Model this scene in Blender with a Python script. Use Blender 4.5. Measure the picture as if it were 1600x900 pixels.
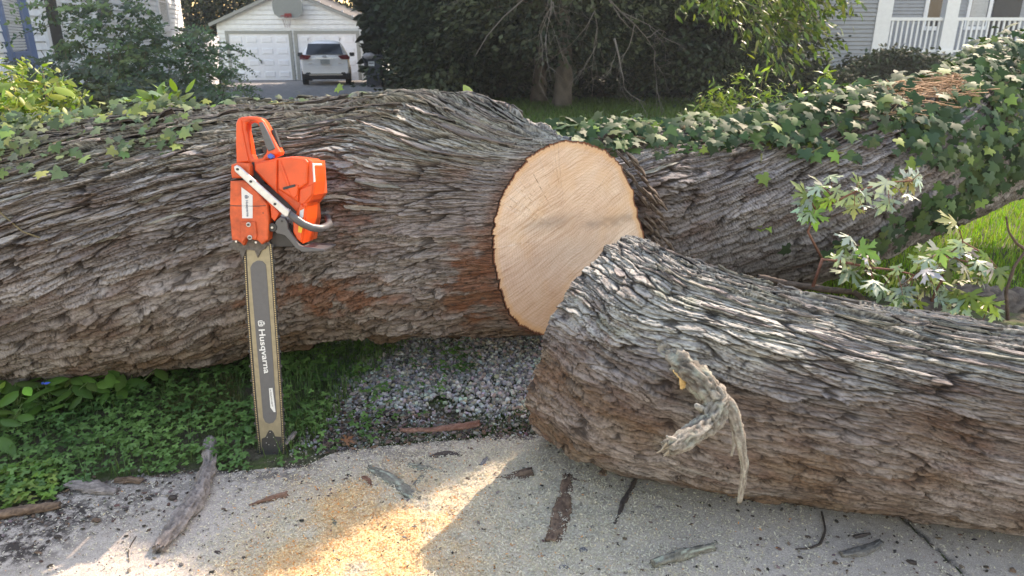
import bpy, math, random
import numpy as np
from mathutils import Vector, Matrix, Quaternion
random.seed(7); rng = np.random.default_rng(11)
SC = bpy.context.scene; COL = SC.collection
for o in list(bpy.data.objects): bpy.data.objects.remove(o)

# ------------------------------------------------------------------ camera, sky, sun, exposure
H = 1.32; PITCH = math.radians(19.4); F = 1100.0
cp, sp = math.cos(PITCH), math.sin(PITCH)
cam_d = bpy.data.cameras.new('camera'); cam = bpy.data.objects.new('camera', cam_d); COL.objects.link(cam)
cam.location = (0, 0, H); cam.rotation_euler = (math.radians(90) - PITCH, 0, 0)
cam_d.sensor_width = 36; cam_d.lens = F / 1600 * 36; cam_d.clip_start = 0.05; cam_d.clip_end = 500
cam_d.dof.use_dof = True; cam_d.dof.focus_distance = 2.6; cam_d.dof.aperture_fstop = 6.0
SC.camera = cam
SUN = Vector((.75, .93, 1.0)).normalized()
EL = math.asin(SUN.z); AZ = math.atan2(SUN.x, SUN.y)
w = bpy.data.worlds.new('World'); SC.world = w; w.use_nodes = True
nt = w.node_tree; nt.nodes.clear()
sky = nt.nodes.new('ShaderNodeTexSky'); sky.sky_type = 'NISHITA'; sky.sun_disc = False
sky.sun_elevation = EL; sky.sun_rotation = AZ; sky.air_density = 1.8; sky.dust_density = 0.8; sky.ozone_density = 1.0
bg = nt.nodes.new('ShaderNodeBackground'); bg.inputs[1].default_value = 0.15
wo = nt.nodes.new('ShaderNodeOutputWorld')
nt.links.new(sky.outputs[0], bg.inputs[0]); nt.links.new(bg.outputs[0], wo.inputs[0])
sl = bpy.data.lights.new('sun', 'SUN'); sl.energy = 2.8; sl.angle = math.radians(.53); sl.color = (1.0, .93, .82)
so = bpy.data.objects.new('sun', sl); COL.objects.link(so); so.location = SUN * 30
so.rotation_euler = SUN.to_track_quat('Z', 'Y').to_euler()
vs = SC.view_settings; vs.view_transform = 'Standard'; vs.look = 'None'; vs.gamma = 1; vs.use_curve_mapping = False
vs.exposure = 1.72
vs.use_white_balance = True; vs.white_balance_temperature = 7800; vs.white_balance_tint = 22

# ------------------------------------------------------------------ pixel rays (1600x900 photo) to world at a real depth
def ray(u, v):
    x = (u - 800) / F; y = (450 - v) / F
    return np.array([x, cp + y * sp, -sp + y * cp])
def P(u, v, Y):
    d = ray(u, v); t = Y / d[1]
    return np.array([d[0] * t, Y, H + d[2] * t])
def G(u, v, z=0.0):
    d = ray(u, v); t = (z - H) / d[2]
    return np.array([d[0] * t, d[1] * t, z])
def gz(y):
    return -0.43 * np.clip((np.asarray(y, float) - 5) / 29, 0, 1.4)
def ang(v):
    d = ray(800, v); return math.atan2(-d[2], d[1])
def XU(u, Y, z=0.0):
    t = Y * cp + (H - z) * sp
    return (u - 800) / F * t

# ------------------------------------------------------------------ object helpers
def tag(o, label=None, cat=None, group=None, kind=None):
    if label: o['label'] = label
    if cat: o['category'] = cat
    if group: o['group'] = group
    if kind: o['kind'] = kind
    return o
def empty(name, loc=(0, 0, 0), label=None, cat=None, group=None):
    o = bpy.data.objects.new(name, None); COL.objects.link(o); o.location = Vector([float(c) for c in loc]); o.empty_display_size = .1
    return tag(o, label, cat, group)
def meshnp(name, V, Fs, mat, parent=None, smooth=True, col=None, uv=None):
    """V (N,3) world coords; Fs list of (M,k) int arrays"""
    V = np.asarray(V, float)
    if parent is not None: V = V - np.array(parent.matrix_basis.translation if parent.parent is None else parent['_org'])
    me = bpy.data.meshes.new(name)
    Fs = [np.asarray(f, int) for f in (Fs if isinstance(Fs, list) else [Fs]) if len(f)]
    me.vertices.add(len(V)); me.vertices.foreach_set('co', V.astype(np.float32).ravel())
    loops = np.concatenate([f.ravel() for f in Fs]); tot = np.concatenate([np.full(len(f), f.shape[1]) for f in Fs])
    st = np.concatenate([[0], np.cumsum(tot)[:-1]])
    me.loops.add(len(loops)); me.loops.foreach_set('vertex_index', loops.astype(np.int32))
    me.polygons.add(len(tot)); me.polygons.foreach_set('loop_start', st.astype(np.int32))
    me.polygons.foreach_set('loop_total', tot.astype(np.int32))
    me.polygons.foreach_set('use_smooth', np.full(len(tot), smooth))
    if col is not None:
        a = me.color_attributes.new('Col', 'FLOAT_COLOR', 'POINT')
        c = np.ones((len(V), 4), np.float32); c[:, :3] = col; a.data.foreach_set('color', c.ravel())
    if uv is not None:
        l = me.uv_layers.new(name='UVMap'); l.data.foreach_set('uv', np.asarray(uv, np.float32)[loops].ravel())
    me.update(calc_edges=True)
    me.materials.append(mat)
    o = bpy.data.objects.new(name, me); COL.objects.link(o)
    if parent is not None: o.parent = parent
    return o
class MB:
    """collects simple solids, world coords"""
    def __init__(s): s.V = []; s.F = []
    def add(s, V, Fc):
        n = len(s.V); s.V += [tuple(map(float, v)) for v in V]; s.F += [tuple(i + n for i in f) for f in Fc]
    def box(s, c, d, M=None):
        c = np.array(c, float); d = np.array(d, float) / 2
        V = np.array([[x, y, z] for x in (-1, 1) for y in (-1, 1) for z in (-1, 1)]) * d
        if M is not None: V = V @ np.array(M).T
        s.add(V + c, [(0, 1, 3, 2), (4, 6, 7, 5), (0, 4, 5, 1), (2, 3, 7, 6), (0, 2, 6, 4), (1, 5, 7, 3)]); return s
    def tube(s, pts, rad, n=8, cap=True):
        pts = [np.array(p, float) for p in pts]; m = len(pts)
        rad = rad if hasattr(rad, '__len__') else [rad] * m
        up = np.array([0.13, .21, 1.0]); rows = []
        for i, p in enumerate(pts):
            t = pts[min(i + 1, m - 1)] - pts[max(i - 1, 0)]; t = t / (np.linalg.norm(t) + 1e-9)
            a = np.cross(t, up); 
            if np.linalg.norm(a) < .1: a = np.cross(t, [1, 0, 0])
            a /= np.linalg.norm(a); b = np.cross(t, a)
            rows.append([p + rad[i] * (math.cos(q) * a + math.sin(q) * b) for q in np.arange(n) * 2 * math.pi / n])
        V = [v for r in rows for v in r]; Fc = []
        for i in range(m - 1):
            for j in range(n):
                k = (j + 1) % n; Fc.append((i * n + j, i * n + k, (i + 1) * n + k, (i + 1) * n + j))
        if cap: Fc.append(tuple(range(n))[::-1]); Fc.append(tuple((m - 1) * n + j for j in range(n)))
        s.add(V, Fc); return s
    def quad(s, a, b, c, d): s.add([a, b, c, d], [(0, 1, 2, 3)]); return s
    def poly(s, pts): s.add(pts, [tuple(range(len(pts)))]); return s
    def prism(s, pts, vec):
        n = len(pts); q = [np.array(p, float) + np.array(vec, float) for p in pts]
        s.add(list(pts) + q, [tuple(range(n))[::-1], tuple(range(n, 2 * n))] + [(i, (i + 1) % n, n + (i + 1) % n, n + i) for i in range(n)]); return s
    def build(s, name, mat, parent=None, smooth=False, bevel=0, col=None):
        V = np.array(s.V)
        if parent is not None: V = V - np.array(parent.matrix_basis.translation if parent.parent is None else parent['_org'])
        me = bpy.data.meshes.new(name); me.from_pydata(V.tolist(), [], s.F); me.update()
        if smooth: me.polygons.foreach_set('use_smooth', [True] * len(me.polygons))
        me.materials.append(mat)
        o = bpy.data.objects.new(name, me); COL.objects.link(o)
        if parent is not None: o.parent = parent
        o['_org'] = [0., 0., 0.] if parent is None else list(parent.matrix_basis.translation if parent.parent is None else parent['_org'])
        if bevel:
            b = o.modifiers.new('b', 'BEVEL'); b.width = bevel; b.segments = 2; b.limit_method = 'ANGLE'
        return o
def cleanup_org():
    for o in bpy.data.objects:
        if '_org' in o: del o['_org']

# ------------------------------------------------------------------ numpy noise
def _h(x, y, s):
    x = x.astype(np.int64); y = y.astype(np.int64)
    h = (x * 374761393 + y * 668265263 + s * 2147483647) & 0xffffffff
    h = ((h ^ (h >> 13)) * 1274126177) & 0xffffffff
    h = ((h ^ (h >> 16)) * 2246822519) & 0xffffffff
    return (h ^ (h >> 15)) & 0xffffffff
def rnd(x, y, s): return (_h(x, y, s) & 0xffffff) / float(0xffffff)
def noise(x, y, s=0):
    x0 = np.floor(x); y0 = np.floor(y); fx = x - x0; fy = y - y0
    def g(ix, iy, dx, dy):
        a = rnd(ix, iy, s) * 2 * math.pi
        return np.cos(a) * dx + np.sin(a) * dy
    ux = fx * fx * fx * (fx * (fx * 6 - 15) + 10); uy = fy * fy * fy * (fy * (fy * 6 - 15) + 10)
    a = g(x0, y0, fx, fy); b = g(x0 + 1, y0, fx - 1, fy); c = g(x0, y0 + 1, fx, fy - 1); d = g(x0 + 1, y0 + 1, fx - 1, fy - 1)
    return ((a + (b - a) * ux) * (1 - uy) + (c + (d - c) * ux) * uy) * 1.4
def fbm(x, y, s=0, o=4):
    r = 0; a = 1; t = 0
    for i in range(o): r = r + a * noise(x * 2 ** i + 17 * i, y * 2 ** i + 5 * i, s + i); t += a; a *= .5
    return r / t * 1.3
def voro(x, y, s=0):
    x0 = np.floor(x); y0 = np.floor(y)
    f1 = np.full(x.shape, 9.); f2 = np.full(x.shape, 9.); idd = np.zeros(x.shape); cx = np.zeros(x.shape); cy = np.zeros(x.shape)
    for i in (-1, 0, 1):
        for j in (-1, 0, 1):
            gx = x0 + i; gy = y0 + j
            px = gx + .1 + .8 * rnd(gx, gy, s); py = gy + .1 + .8 * rnd(gx, gy, s + 77)
            d = np.hypot(px - x, py - y); m = d < f1
            f2 = np.where(m, f1, np.minimum(f2, d)); idd = np.where(m, rnd(gx, gy, s + 154), idd)
            cx = np.where(m, x - px, cx); cy = np.where(m, y - py, cy); f1 = np.where(m, d, f1)
    return f1, f2, idd, cx, cy
def sst(a, b, x):
    t = np.clip((x - a) / (b - a), 0, 1); return t * t * (3 - 2 * t)
def mix(a, b, t):
    t = np.asarray(t)[..., None]; return np.asarray(a) * (1 - t) + np.asarray(b) * t

# ------------------------------------------------------------------ materials
MATS = {}
def newmat(name):
    m = bpy.data.materials.new(name); m.use_nodes = True; n = m.node_tree; MATS[name] = m
    return m, n, n.nodes['Principled BSDF'], n.nodes['Material Output']
def N(n, t, **kw):
    q = n.nodes.new(t)
    for k, v in kw.items():
        if hasattr(q, k): setattr(q, k, v)
        else: q.inputs[k].default_value = v
    return q
def ramp(n, src, stops):
    r = n.nodes.new('ShaderNodeValToRGB'); e = r.color_ramp.elements
    while len(e) < len(stops): e.new(.5)
    for i, (p, c) in enumerate(stops):
        e[i].position = p; e[i].color = (c[0], c[1], c[2], 1) if hasattr(c, '__len__') else (c, c, c, 1)
    n.links.new(src, r.inputs[0]); return r.outputs[0]
def mixc(n, a, b, f, mode='MIX'):
    q = n.nodes.new('ShaderNodeMix'); q.data_type = 'RGBA'; q.blend_type = mode
    for s, v in ((q.inputs[0], f), (q.inputs[6], a), (q.inputs[7], b)):
        if hasattr(v, 'links'): n.links.new(v, s)
        elif hasattr(v, '__len__'): s.default_value = (*v, 1)
        else: s.default_value = v
    return q.outputs[2]
def noisen(n, scale, detail=4, rough=.6, vec=None, sx=None):
    q = N(n, 'ShaderNodeTexNoise'); q.inputs['Scale'].default_value = scale; q.inputs['Detail'].default_value = detail; q.inputs['Roughness'].default_value = rough
    if vec is None:
        tc = N(n, 'ShaderNodeNewGeometry'); vec = tc.outputs['Position']
    if sx is not None:
        mp = N(n, 'ShaderNodeMapping'); mp.inputs['Scale'].default_value = sx; n.links.new(vec, mp.inputs[0]); vec = mp.outputs[0]
    n.links.new(vec, q.inputs['Vector']); return q.outputs['Fac']
def bump(n, src, bs, strength=.5, dist=.01, prev=None):
    b = N(n, 'ShaderNodeBump'); b.inputs['Strength'].default_value = strength; b.inputs['Distance'].default_value = dist
    n.links.new(src, b.inputs['Height'])
    if prev: n.links.new(prev, b.inputs['Normal'])
    n.links.new(b.outputs[0], bs.inputs['Normal']); return b.outputs[0]
def simple(name, c, rough=.6, metal=0, var=.15, scale=20, bmp=0, spec=.5):
    m, n, b, o = newmat(name)
    f = noisen(n, scale, 5)
    c = np.array(c)
    n.links.new(ramp(n, f, [(.3, tuple(c * (1 - var))), (.7, tuple(np.minimum(c * (1 + var), .95)))]), b.inputs['Base Color'])
    b.inputs['Roughness'].default_value = rough; b.inputs['Metallic'].default_value = metal; b.inputs['Specular IOR Level'].default_value = spec
    if bmp: bump(n, f, b, bmp, .004)
    return m
def leafmat(name, trans=.3, rough=.45, spec=.4):
    m, n, b, o = newmat(name)
    a = N(n, 'ShaderNodeAttribute'); a.attribute_name = 'Col'
    n.links.new(a.outputs['Color'], b.inputs['Base Color']); b.inputs['Roughness'].default_value = rough; b.inputs['Specular IOR Level'].default_value = spec
    t = N(n, 'ShaderNodeBsdfTranslucent'); n.links.new(mixc(n, a.outputs['Color'], (1.0, 1.25, .45), 1.0, 'MULTIPLY'), t.inputs[0])
    mx = N(n, 'ShaderNodeMixShader'); mx.inputs[0].default_value = trans
    n.links.new(b.outputs[0], mx.inputs[1]); n.links.new(t.outputs[0], mx.inputs[2]); n.links.new(mx.outputs[0], o.inputs[0])
    return m
def colmat(name, rough=.85, vs=300, amp=.35, sx=None, bs=.5, bd=.003, useuv=False, spec=.25):
    """vertex-colour driven rough surface with procedural grain"""
    m, n, b, o = newmat(name)
    a = N(n, 'ShaderNodeAttribute'); a.attribute_name = 'Col'
    vec = None
    if useuv: vec = N(n, 'ShaderNodeUVMap').outputs[0]
    f = noisen(n, vs, 6, .7, vec, sx); f2 = noisen(n, vs * .22, 4, .6, vec, sx)
    k = ramp(n, f, [(.25, 1 - amp), (.5, 1.0), (.75, 1 + amp)])
    k2 = ramp(n, f2, [(.3, 1 - amp * .6), (.7, 1 + amp * .5)])
    c = mixc(n, a.outputs['Color'], k, 1.0, 'MULTIPLY'); c = mixc(n, c, k2, 1.0, 'MULTIPLY')
    n.links.new(c, b.inputs['Base Color']); b.inputs['Roughness'].default_value = rough; b.inputs['Specular IOR Level'].default_value = spec
    p = bump(n, f2, b, bs, bd * 2.5); bump(n, f, b, bs, bd, p)
    return m
BARK = colmat('bark', .9, 120, .4, (1, 4.5, 1), .9, .004, True)
DEB = colmat('debris', .9, 220, .35, None, .7, .003)
LEAF = leafmat('leaf'); LEAFG = leafmat('glossy_leaf', .16, .60, .20); LEAFD = leafmat('dark_leaf', .08, .7, .15)
GRAV = colmat('stone', .85, 150, .2, None, .4, .002)
CHIP = leafmat('chip', .2, .8, .1)
# ------------------------------------------------------------------ ground, pavement, driveway
def sheet(name, xs, ys, zf, mat, lab=None):
    X, Y = np.meshgrid(xs, ys); Z = zf(X, Y); V = np.stack([X, Y, Z], -1).reshape(-1, 3)
    nx, ny = len(xs), len(ys); i = np.arange(nx - 1)[None] + nx * np.arange(ny - 1)[:, None]; i = i.ravel()
    o = meshnp(name, V, [np.stack([i, i + 1, i + nx + 1, i + nx], 1)], mat); tag(o, kind='structure'); return o
m, n, b, o = newmat('ground')
f = noisen(n, 1.3, 6); f2 = noisen(n, 60, 5, .7); f3 = noisen(n, 9, 4)
c = ramp(n, f, [(.3, (.035, .055, .016)), (.5, (.06, .085, .022)), (.75, (.09, .12, .03))])
c = mixc(n, c, (.10, .078, .058), ramp(n, f3, [(.42, 0.), (.58, .85)])); c = mixc(n, c, ramp(n, f2, [(.3, .55), (.7, 1.3)]), 1.0, 'MULTIPLY')
n.links.new(c, b.inputs['Base Color']); b.inputs['Roughness'].default_value = .95; bump(n, f2, b, .8, .02)
xs = np.concatenate([np.linspace(-200, -6, 20), np.linspace(-5.5, 7, 160), np.linspace(8, 200, 20)])
ys = np.concatenate([np.linspace(-60, 0, 8), np.linspace(.3, 8, 120), np.linspace(8.5, 40, 50), np.linspace(45, 400, 10)])
def gzz(X, Y):
    near = sst(1.9, 2.3, Y) * (1 - sst(10, 14, Y))
    return gz(Y) + near * .012 * fbm(X * 3, Y * 3, 3) - .004
sheet('ground', xs, ys, gzz, m)
# far lawn right side
LAWNC = leafmat('lawn', .35, .6, .2)

m, n, b, o = newmat('concrete')
f = noisen(n, 2.2, 5); f2 = noisen(n, 260, 3, .8); f3 = noisen(n, 45, 5, .7); f4 = noisen(n, 700, 2, .6)
c = ramp(n, f, [(.3, (.40, .345, .295)), (.7, (.52, .455, .395))])
c = mixc(n, c, ramp(n, f2, [(.32, .55), (.5, 1.0), (.68, 1.3)]), 1.0, 'MULTIPLY')
c = mixc(n, c, ramp(n, f3, [(.3, .8), (.7, 1.12)]), 1.0, 'MULTIPLY')
a = N(n, 'ShaderNodeAttribute'); a.attribute_name = 'Col'
sd0 = ramp(n, f2, [(.3, (.33, .28, .22)), (.5, (.50, .43, .34)), (.7, (.66, .60, .50))])
sd1 = ramp(n, f2, [(.3, (.48, .24, .09)), (.55, (.70, .45, .21)), (.7, (.80, .62, .38))])
sx = N(n, 'ShaderNodeSeparateColor'); n.links.new(a.outputs['Color'], sx.inputs[0])
sd = mixc(n, sd0, sd1, sx.outputs[2])
sx = N(n, 'ShaderNodeSeparateColor'); n.links.new(a.outputs['Color'], sx.inputs[0])
mm = N(n, 'ShaderNodeMath', operation='MULTIPLY_ADD'); n.links.new(f3, mm.inputs[0]); mm.inputs[1].default_value = .9; mm.inputs[2].default_value = -.45
ma = N(n, 'ShaderNodeMath', operation='ADD'); ma.use_clamp = True; n.links.new(sx.outputs[0], ma.inputs[0]); n.links.new(mm.outputs[0], ma.inputs[1])
ms = N(n, 'ShaderNodeMath', operation='MULTIPLY'); n.links.new(ma.outputs[0], ms.inputs[0]); n.links.new(ramp(n, sx.outputs[0], [(0, 0.), (.25, 1.)]), ms.inputs[1])
c = mixc(n, c, sd, ms.outputs[0])
dm = N(n, 'ShaderNodeMath', operation='MULTIPLY'); n.links.new(sx.outputs[1], dm.inputs[0]); n.links.new(ramp(n, noisen(n, 28, 5, .75), [(.42, 0.), (.55, 1.)]), dm.inputs[1])
c = mixc(n, c, (.045, .035, .03), dm.outputs[0])
n.links.new(c, b.inputs['Base Color']); b.inputs['Roughness'].default_value = .9
p = bump(n, f3, b, .35, .006); bump(n, f2, b, .6, .003, p)
CONC = m
edge_px = [(-300, 860), (0, 800), (60, 785), (120, 765), (180, 750), (300, 740), (400, 735), (480, 728), (530, 706), (620, 696), (720, 690), (820, 683)]
edge = np.array([G(u, v)[:2] for u, v in edge_px]); edge = np.vstack([[-6, edge[0][1] - .6], edge, [.9, 2.25], [2, 2.4], [7, 2.9]])
def edgeY(x): return np.interp(x, edge[:, 0], edge[:, 1]) + .015 * fbm(np.asarray(x) * 9, np.asarray(x) * 0 + .3, 5)
def dens(X, Y):
    """sawdust amount on the ground around the cut (0..1)"""
    d = np.zeros(np.shape(X))
    for u, v, ra, amp in ((580, 850, .30, 1.0), (700, 800, .24, .75), (480, 890, .24, .6), (640, 780, .32, .42), (800, 720, .20, .5), (850, 790, .3, .35), (700, 900, .4, .6), (980, 850, .40, .42)):
        g = G(u, v); d = d + amp * np.exp(-((X - g[0]) ** 2 + (Y - g[1]) ** 2 * 1.3) / ra ** 2)
    return np.clip(d + .12 * fbm(X * 4, Y * 4, 9), 0, 1.1)
def orange(X, Y):
    d = 0
    for u, v, ra, amp in ((590, 840, .22, .95), (500, 890, .22, .8), (440, 760, .18, .25), (640, 890, .2, .55), (560, 760, .25, .3)):
        g = G(u, v); d = d + amp * np.exp(-((X - g[0]) ** 2 + (Y - g[1]) ** 2 * 1.3) / ra ** 2)
    return np.clip(d * (.6 + 1.1 * fbm(X * 7, Y * 7, 29)), 0, .75)
xs = np.concatenate([np.linspace(-6, -2, 30), np.linspace(-1.98, 2.2, 420), np.linspace(2.3, 7, 30)])
tt = np.concatenate([np.linspace(0, .5, 6), np.linspace(.52, 1, 150)])
X = np.repeat(xs[None], len(tt), 0); Y = -3 + (edgeY(X) + 3) * (1 - (1 - tt[:, None]) ** 1.6)
dirt = np.zeros_like(X)
for u, v, ra, am in ((20, 840, .13, 1.2), (60, 800, .12, 1.), (100, 735, .10, .9), (250, 770, .08, .6), (10, 870, .09, .8), (170, 800, .10, .5), (420, 745, .12, .5), (640, 720, .10, .5)):
    g = G(u, v); dirt += am * np.exp(-((X - g[0]) ** 2 * .5 + (Y - g[1]) ** 2 * 2.4) / ra ** 2)
dirt += .8 * np.exp(-(edgeY(X) - Y) / .035)
dd = dens(X, Y)
Z = .004 + .009 * np.clip(dd, 0, 1) * (1 + 1.3 * fbm(X * 18, Y * 18, 2)) * (np.abs(X) < 2.2)
jx = .9 * 1.0
# a control joint cut into the slab
ja, jb = G(1400, 800)[:2], G(1510, 900)[:2]
dv = (jb - ja) / np.linalg.norm(jb - ja); ds = np.abs((X - ja[0]) * dv[1] - (Y - ja[1]) * dv[0])
Z = Z - .012 * np.exp(-(ds / .006) ** 2); dirt = np.maximum(dirt, 1.6 * np.exp(-(ds / .007) ** 2))
V = np.stack([X, Y, Z], -1).reshape(-1, 3); nx = len(xs); i = (np.arange(nx - 1)[None] + nx * np.arange(len(tt) - 1)[:, None]).ravel()
colr = np.stack([dd.ravel(), np.clip(dirt.ravel(), 0, 1), orange(X, Y).ravel()], 1)
tag(meshnp('pavement', V, [np.stack([i, i + 1, i + nx + 1, i + nx], 1)], CONC, col=colr), kind='structure')

m, n, b, o = newmat('gravel_drive')
f = noisen(n, 4, 5); f2 = noisen(n, 55, 4, .8); q = N(n, 'ShaderNodeTexVoronoi'); q.inputs['Scale'].default_value = 45; n.links.new(N(n, 'ShaderNodeNewGeometry').outputs['Position'], q.inputs['Vector'])
sq = N(n, 'ShaderNodeSeparateColor'); n.links.new(q.outputs['Color'], sq.inputs[0]); c = mixc(n, ramp(n, f, [(.35, (.15, .145, .14)), (.7, (.30, .29, .28))]), ramp(n, sq.outputs[0], [(0, .08), (1, .42)]), .4)
c = mixc(n, c, ramp(n, f2, [(.3, .5), (.7, 1.3)]), 1.0, 'MULTIPLY')
n.links.new(c, b.inputs['Base Color']); b.inputs['Roughness'].default_value = .95; bump(n, q.outputs['Distance'], b, .8, .015)
ys = np.concatenate([np.linspace(2.6, 5, 30), np.linspace(5.5, 34.3, 40)])
def dx0(y): return np.interp(y, [2, 3.2, 6, 16, 33.5], [-.62, -1.0, -2.3, -6.4, -13.0])
def dx1(y): return np.interp(y, [2, 3.2, 6, 16, 33.5], [.55, .7, -.2, -2.6, -6.1])
X = dx0(ys)[:, None] + (dx1(ys) - dx0(ys))[:, None] * np.linspace(0, 1, 24)[None] + .05 * fbm(ys[:, None] * 3 + 0 * np.zeros((1, 24)), np.ones((len(ys), 24)), 4)
Y = np.repeat(ys[:, None], 24, 1); Z = gz(Y) + .0075 + (gzz(X, Y) - gz(Y)) * 1.0
i = (np.arange(23)[None] + 24 * np.arange(len(ys) - 1)[:, None]).ravel()
tag(meshnp('driveway', np.stack([X, Y, Z], -1).reshape(-1, 3), [np.stack([i, i + 1, i + 25, i + 24], 1)], m), kind='structure')

# ------------------------------------------------------------------ bark surfaces
def smooth_interp(x, xp, fp, k=.12):
    g = np.linspace(xp[0], xp[-1], 800); f = np.interp(g, xp, fp); s = k / (g[1] - g[0]); w_ = np.exp(-.5 * (np.arange(-int(3 * s), int(3 * s) + 1) / s) ** 2); w_ /= w_.sum()
    f = np.convolve(np.pad(f, int(3 * s), mode='reflect', reflect_type='odd'), w_, 'valid'); return np.interp(x, g, f)
def station(u, top, bot, r=None):
    a, b = ang(top), ang(bot); half = (b - a) / 2; mid = (a + b) / 2
    if r is None: D = H / (math.sin(mid) + math.sin(half)); r = D * math.sin(half)
    else: D = r / math.sin(half)
    Y = D * math.cos(mid); z = H - D * math.sin(mid)
    return (XU(u, Y, z), Y, z, r)
def bark(s, a, seed=0, amp=1.0, scale=1.0, shag=1.0):
    """plated bark height (m) and colour masks on coordinates s (along) and a (around), in metres"""
    s = s / scale; a = a / scale
    wa = .020 * noise(s * 3.2, a * 6, seed + 1) + .045 * noise(s * 1.3, a * 2.2, seed + 2) + .0035 * noise(s * 16, a * 40, seed + 3)
    ws = .05 * noise(s * 5, a * 26, seed + 4) + .012 * noise(s * 30, a * 90, seed + 5)
    A = a + wa; S = s + ws
    f1, f2, i1, cx, cy = voro(S / .32, A / .038, seed + 10)
    e1 = f2 - f1
    g1, g2, i2, dx, dy = voro(S / .125 + 3.3, A / .0145 + 7.1, seed + 20)
    e2 = g2 - g1
    k1, k2, i3, kx, ky = voro(S / .055 + 3.3, A / .0062 + 7.1, seed + 25)
    saw = A / .055 + .75 * noise(S * 2.4, A * 5, seed + 6) + .34 * noise(S * 8, A * 12, seed + 16) + .12 * noise(S * 40, A * 30, seed + 17); sid = np.floor(saw); fr = saw - sid
    sa = np.clip(.55 + 1.9 * noise(S * 5.0 + sid * 7.7, sid * 3.1 + .4, seed + 7), 0, 1.15)
    saw2 = A / .022 + .9 * noise(S * 3.5, A * 10, seed + 8) + .15 * noise(S * 30, A * 30, seed + 18); sid2 = np.floor(saw2); fr2 = saw2 - sid2
    sa2 = np.clip(.5 + 1.8 * noise(S * 6 + sid2 * 5.1, sid2 * 2.3 + .4, seed + 9), 0, 1.1)
    led = (fr ** 1.8) * (1 - sst(.955, 1.0, fr)) * sa; led2 = (fr2 ** 1.5) * (1 - sst(.92, 1.0, fr2)) * sa2
    h = shag * (.021 * led + .0085 * led2)
    gate = sst(-.45, .0, noise(s * 3.3, a * 9, seed + 33))
    h = h + .012 * (i1 - .5) + .009 * cy * (i1 > .3) - .017 * gate * (1 - sst(0, .13, e1))
    h = h + .0075 * (i2 - .5) + .0045 * dy - .0055 * (1 - sst(0, .18, e2)) + .0028 * (i3 - .5)
    fine = fbm(S * 26, A * 190, seed + 30, 3)
    h = h + .0030 * fine + .008 * fbm(S * 4, A * 14, seed + 40, 3)
    crack = np.clip(gate * (1 - sst(0, .14, e1)) * .95 + (1 - sst(0, .16, e2)) * .65 + .35 * (1 - sst(0, .2, k2 - k1)) + .5 * sst(.1, -.45, fine) + sa * sst(.945, .99, fr) * .9 + sa2 * sst(.91, .985, fr2) * .5, 0, 1)
    return h * amp * scale, crack, i1, i2 * .6 + i3 * .4, fine
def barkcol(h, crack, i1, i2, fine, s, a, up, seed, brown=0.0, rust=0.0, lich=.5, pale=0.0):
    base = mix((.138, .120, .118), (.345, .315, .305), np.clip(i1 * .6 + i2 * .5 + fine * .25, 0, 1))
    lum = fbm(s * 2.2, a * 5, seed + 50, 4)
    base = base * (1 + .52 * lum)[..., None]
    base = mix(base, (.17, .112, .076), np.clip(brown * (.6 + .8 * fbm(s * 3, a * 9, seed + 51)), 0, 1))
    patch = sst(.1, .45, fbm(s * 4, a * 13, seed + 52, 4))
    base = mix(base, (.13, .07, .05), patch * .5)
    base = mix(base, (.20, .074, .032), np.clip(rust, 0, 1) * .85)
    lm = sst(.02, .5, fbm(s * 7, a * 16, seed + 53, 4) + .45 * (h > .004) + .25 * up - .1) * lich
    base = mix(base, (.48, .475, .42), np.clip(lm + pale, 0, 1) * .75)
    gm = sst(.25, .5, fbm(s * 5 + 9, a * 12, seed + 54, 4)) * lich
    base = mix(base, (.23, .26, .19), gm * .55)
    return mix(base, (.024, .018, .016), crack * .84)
def grid_faces(ni, nj):
    i = (np.arange(nj - 1)[None] + nj * np.arange(ni - 1)[:, None]).ravel()
    return np.stack([i, i + nj, i + nj + 1, i + 1], 1)
def adapt(segs):
    return np.concatenate([np.linspace(a, b, n_, endpoint=False) for a, b, n_ in segs] + [[segs[-1][1]]])

class Log:
    pass
def eval_log(L, S, TH, disp=True):
    """S, TH arrays of same shape -> positions, normals-ish, bark data"""
    y0 = smooth_interp(S, L.sx, L.sy, L.k); z0 = smooth_interp(S, L.sx, L.sz, L.k); r0 = smooth_interp(S, L.sx, L.sr, L.k)
    a = TH * L.ra
    lump = .035 * fbm(S * 1.6, np.cos(TH) * 1.1 + 3 * np.sin(TH * .5), L.seed + 60, 3) * L.lump
    for (ls, lt, rs, rt, am) in L.bumps: lump = lump + am * np.exp(-((S - ls) / rs) ** 2 - ((TH - lt) * L.ra / rt) ** 2)
    sh = L.shear(S)
    St = S + L.off
    if L.sk: St = St + L.sk(S, y0 - r0 * np.sin(TH), z0 + r0 * np.cos(TH), TH)
    h, crack, i1, i2, fine = bark(St, a + sh, L.seed, L.amp, L.scale, L.shag)
    if not disp: h = h * 0
    end = L.damp(S) if L.damp else 1.0
    hh = h * end
    th = TH + .55 * hh / L.ra
    R = r0 + lump + hh
    y = y0 - R * np.sin(th) * L.ey; z = z0 + R * np.cos(th)
    zf = .012 + .0 * z; z = np.where(z < zf, zf + (z - zf) * .12, z)
    X = S.copy()
    if L.warp: X, y, z = L.warp(S, th, R, y, z, hh)
    return np.stack([X, y, z], -1), (h, crack, i1, i2, fine, a + sh)
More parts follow.
